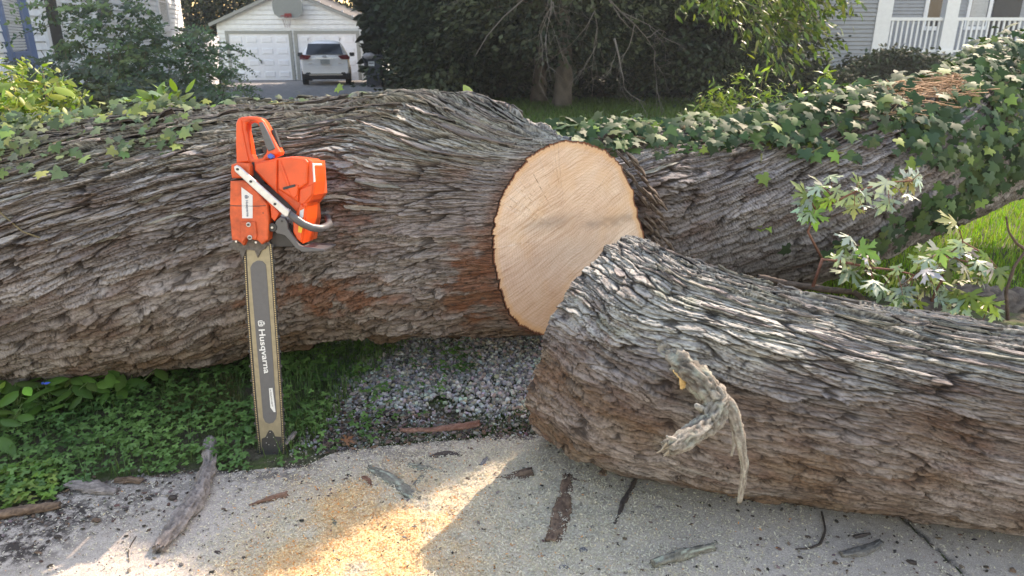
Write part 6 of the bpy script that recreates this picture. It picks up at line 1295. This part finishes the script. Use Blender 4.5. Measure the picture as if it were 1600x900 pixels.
REFS = [(290, 790, 'the long weathered bark strip'), (50, 800, 'the thick stick at the left edge'), (140, 760, 'the flat slab at the clover edge'), (420, 780, 'the short reddish stick'), (615, 755, 'the ridged slab dusted with chips'), (690, 668, 'the reddish brown stick by the gravel'), (800, 744, 'the triangular bark slab'), (876, 795, 'the large brown bark slab'), (980, 775, 'the black knobbly twig'), (1066, 868, 'the lichen covered stick'), (1285, 830, 'the hook shaped twig'), (1345, 858, 'the curled grey bark piece'), (522, 850, 'the crooked green grey twig'), (1460, 850, 'the joint in the concrete'), (205, 850, 'the fine curly rootlet')]
USED = {}
def crumb_label(u, v, k):
    r = sorted(REFS, key=lambda q: (q[0] - u) ** 2 + (q[1] - v) ** 2)
    for q in r:
        dx_, dy_ = u - q[0], v - q[1]; w_ = ('right of' if dx_ > 0 else 'left of') if abs(dx_) > abs(dy_) else ('below' if dy_ > 0 else 'above')
        s_ = ('brown' if k else 'blackish') + ' crumb of bark ' + w_ + ' ' + q[2]
        if s_ not in USED: USED[s_] = 1; return s_
for (u, v, s_, k) in ((545, 742, .006, 0), (735, 700, .008, 1), (700, 722, .006, 0), (815, 742, .005, 1), (990, 800, .005, 0), (1005, 830, .004, 0), (945, 825, .006, 0), (905, 788, .005, 1), (898, 795, .005, 0), (1080, 818, .005, 1), (965, 850, .006, 0), (965, 880, .006, 1), (1250, 870, .004, 0), (1305, 878, .006, 1), (1262, 838, .005, 0), (1455, 850, .004, 0), (1582, 890, .008, 1), (760, 850, .005, 0), (700, 868, .004, 1), (655, 800, .005, 0), (620, 880, .004, 0), (350, 795, .006, 1), (340, 862, .006, 0), (410, 870, .007, 0), (150, 812, .009, 1), (90, 838, .007, 0), (60, 862, .006, 1), (232, 778, .009, 0), (270, 776, .012, 0), (1060, 790, .004, 1)):
    litter('bark_crumb', crumb_label(u, v, k), 'bark crumb', [(u - 4, v), (u + 1, v + 1), (u + 5, v + 3)], [s_ * .7, s_, s_ * .5], 'small bark crumbs on the pavement', seed=int(u) % 97, n=8, seg=.003, flat=.6, rough=.35, ground=True, **(DK if k == 0 else BR))
# fallen leaf
lf_ = leaves('fallen_leaf', MAPLE, np.array([G(216, 746, .012)]), frames(np.array([[.2, -.4, 1]]), None, np.array([[.1, -1, 0]])), .045, ((.30, .36, .30),), LEAF); tag(lf_, 'pale grey green leaf lying at the clover edge on the pavement', 'leaf')
lf_ = leaves('fallen_leaf', MAPLE, np.array([G(538, 690, .03)]), frames(np.array([[.2, -.4, 1]]), None, np.array([[.6, 1, 0]])), .035, ((.20, .09, .04),), LEAF); tag(lf_, 'brown dry leaf lying on the gravel beside the clover', 'leaf')
# thin haze volume added to lift the dark background like lens glare
mb = MB(); mb.box((0, 30, 12), (150, 110, 29)); hz = mb.build('haze', bpy.data.materials.new('haze')); tag(hz, kind='stuff', label='thin pale haze added over the whole place to stand in for lens glare', cat='haze')
m = hz.data.materials[0]; m.use_nodes = True; n = m.node_tree; n.nodes.clear(); ou = n.nodes.new('ShaderNodeOutputMaterial'); pv = n.nodes.new('ShaderNodeVolumePrincipled'); pv.inputs['Color'].default_value = (.78, .88, 1, 1); pv.inputs['Density'].default_value = .0009; pv.inputs['Anisotropy'].default_value = .3; n.links.new(pv.outputs[0], ou.inputs['Volume'])
cleanup_org()
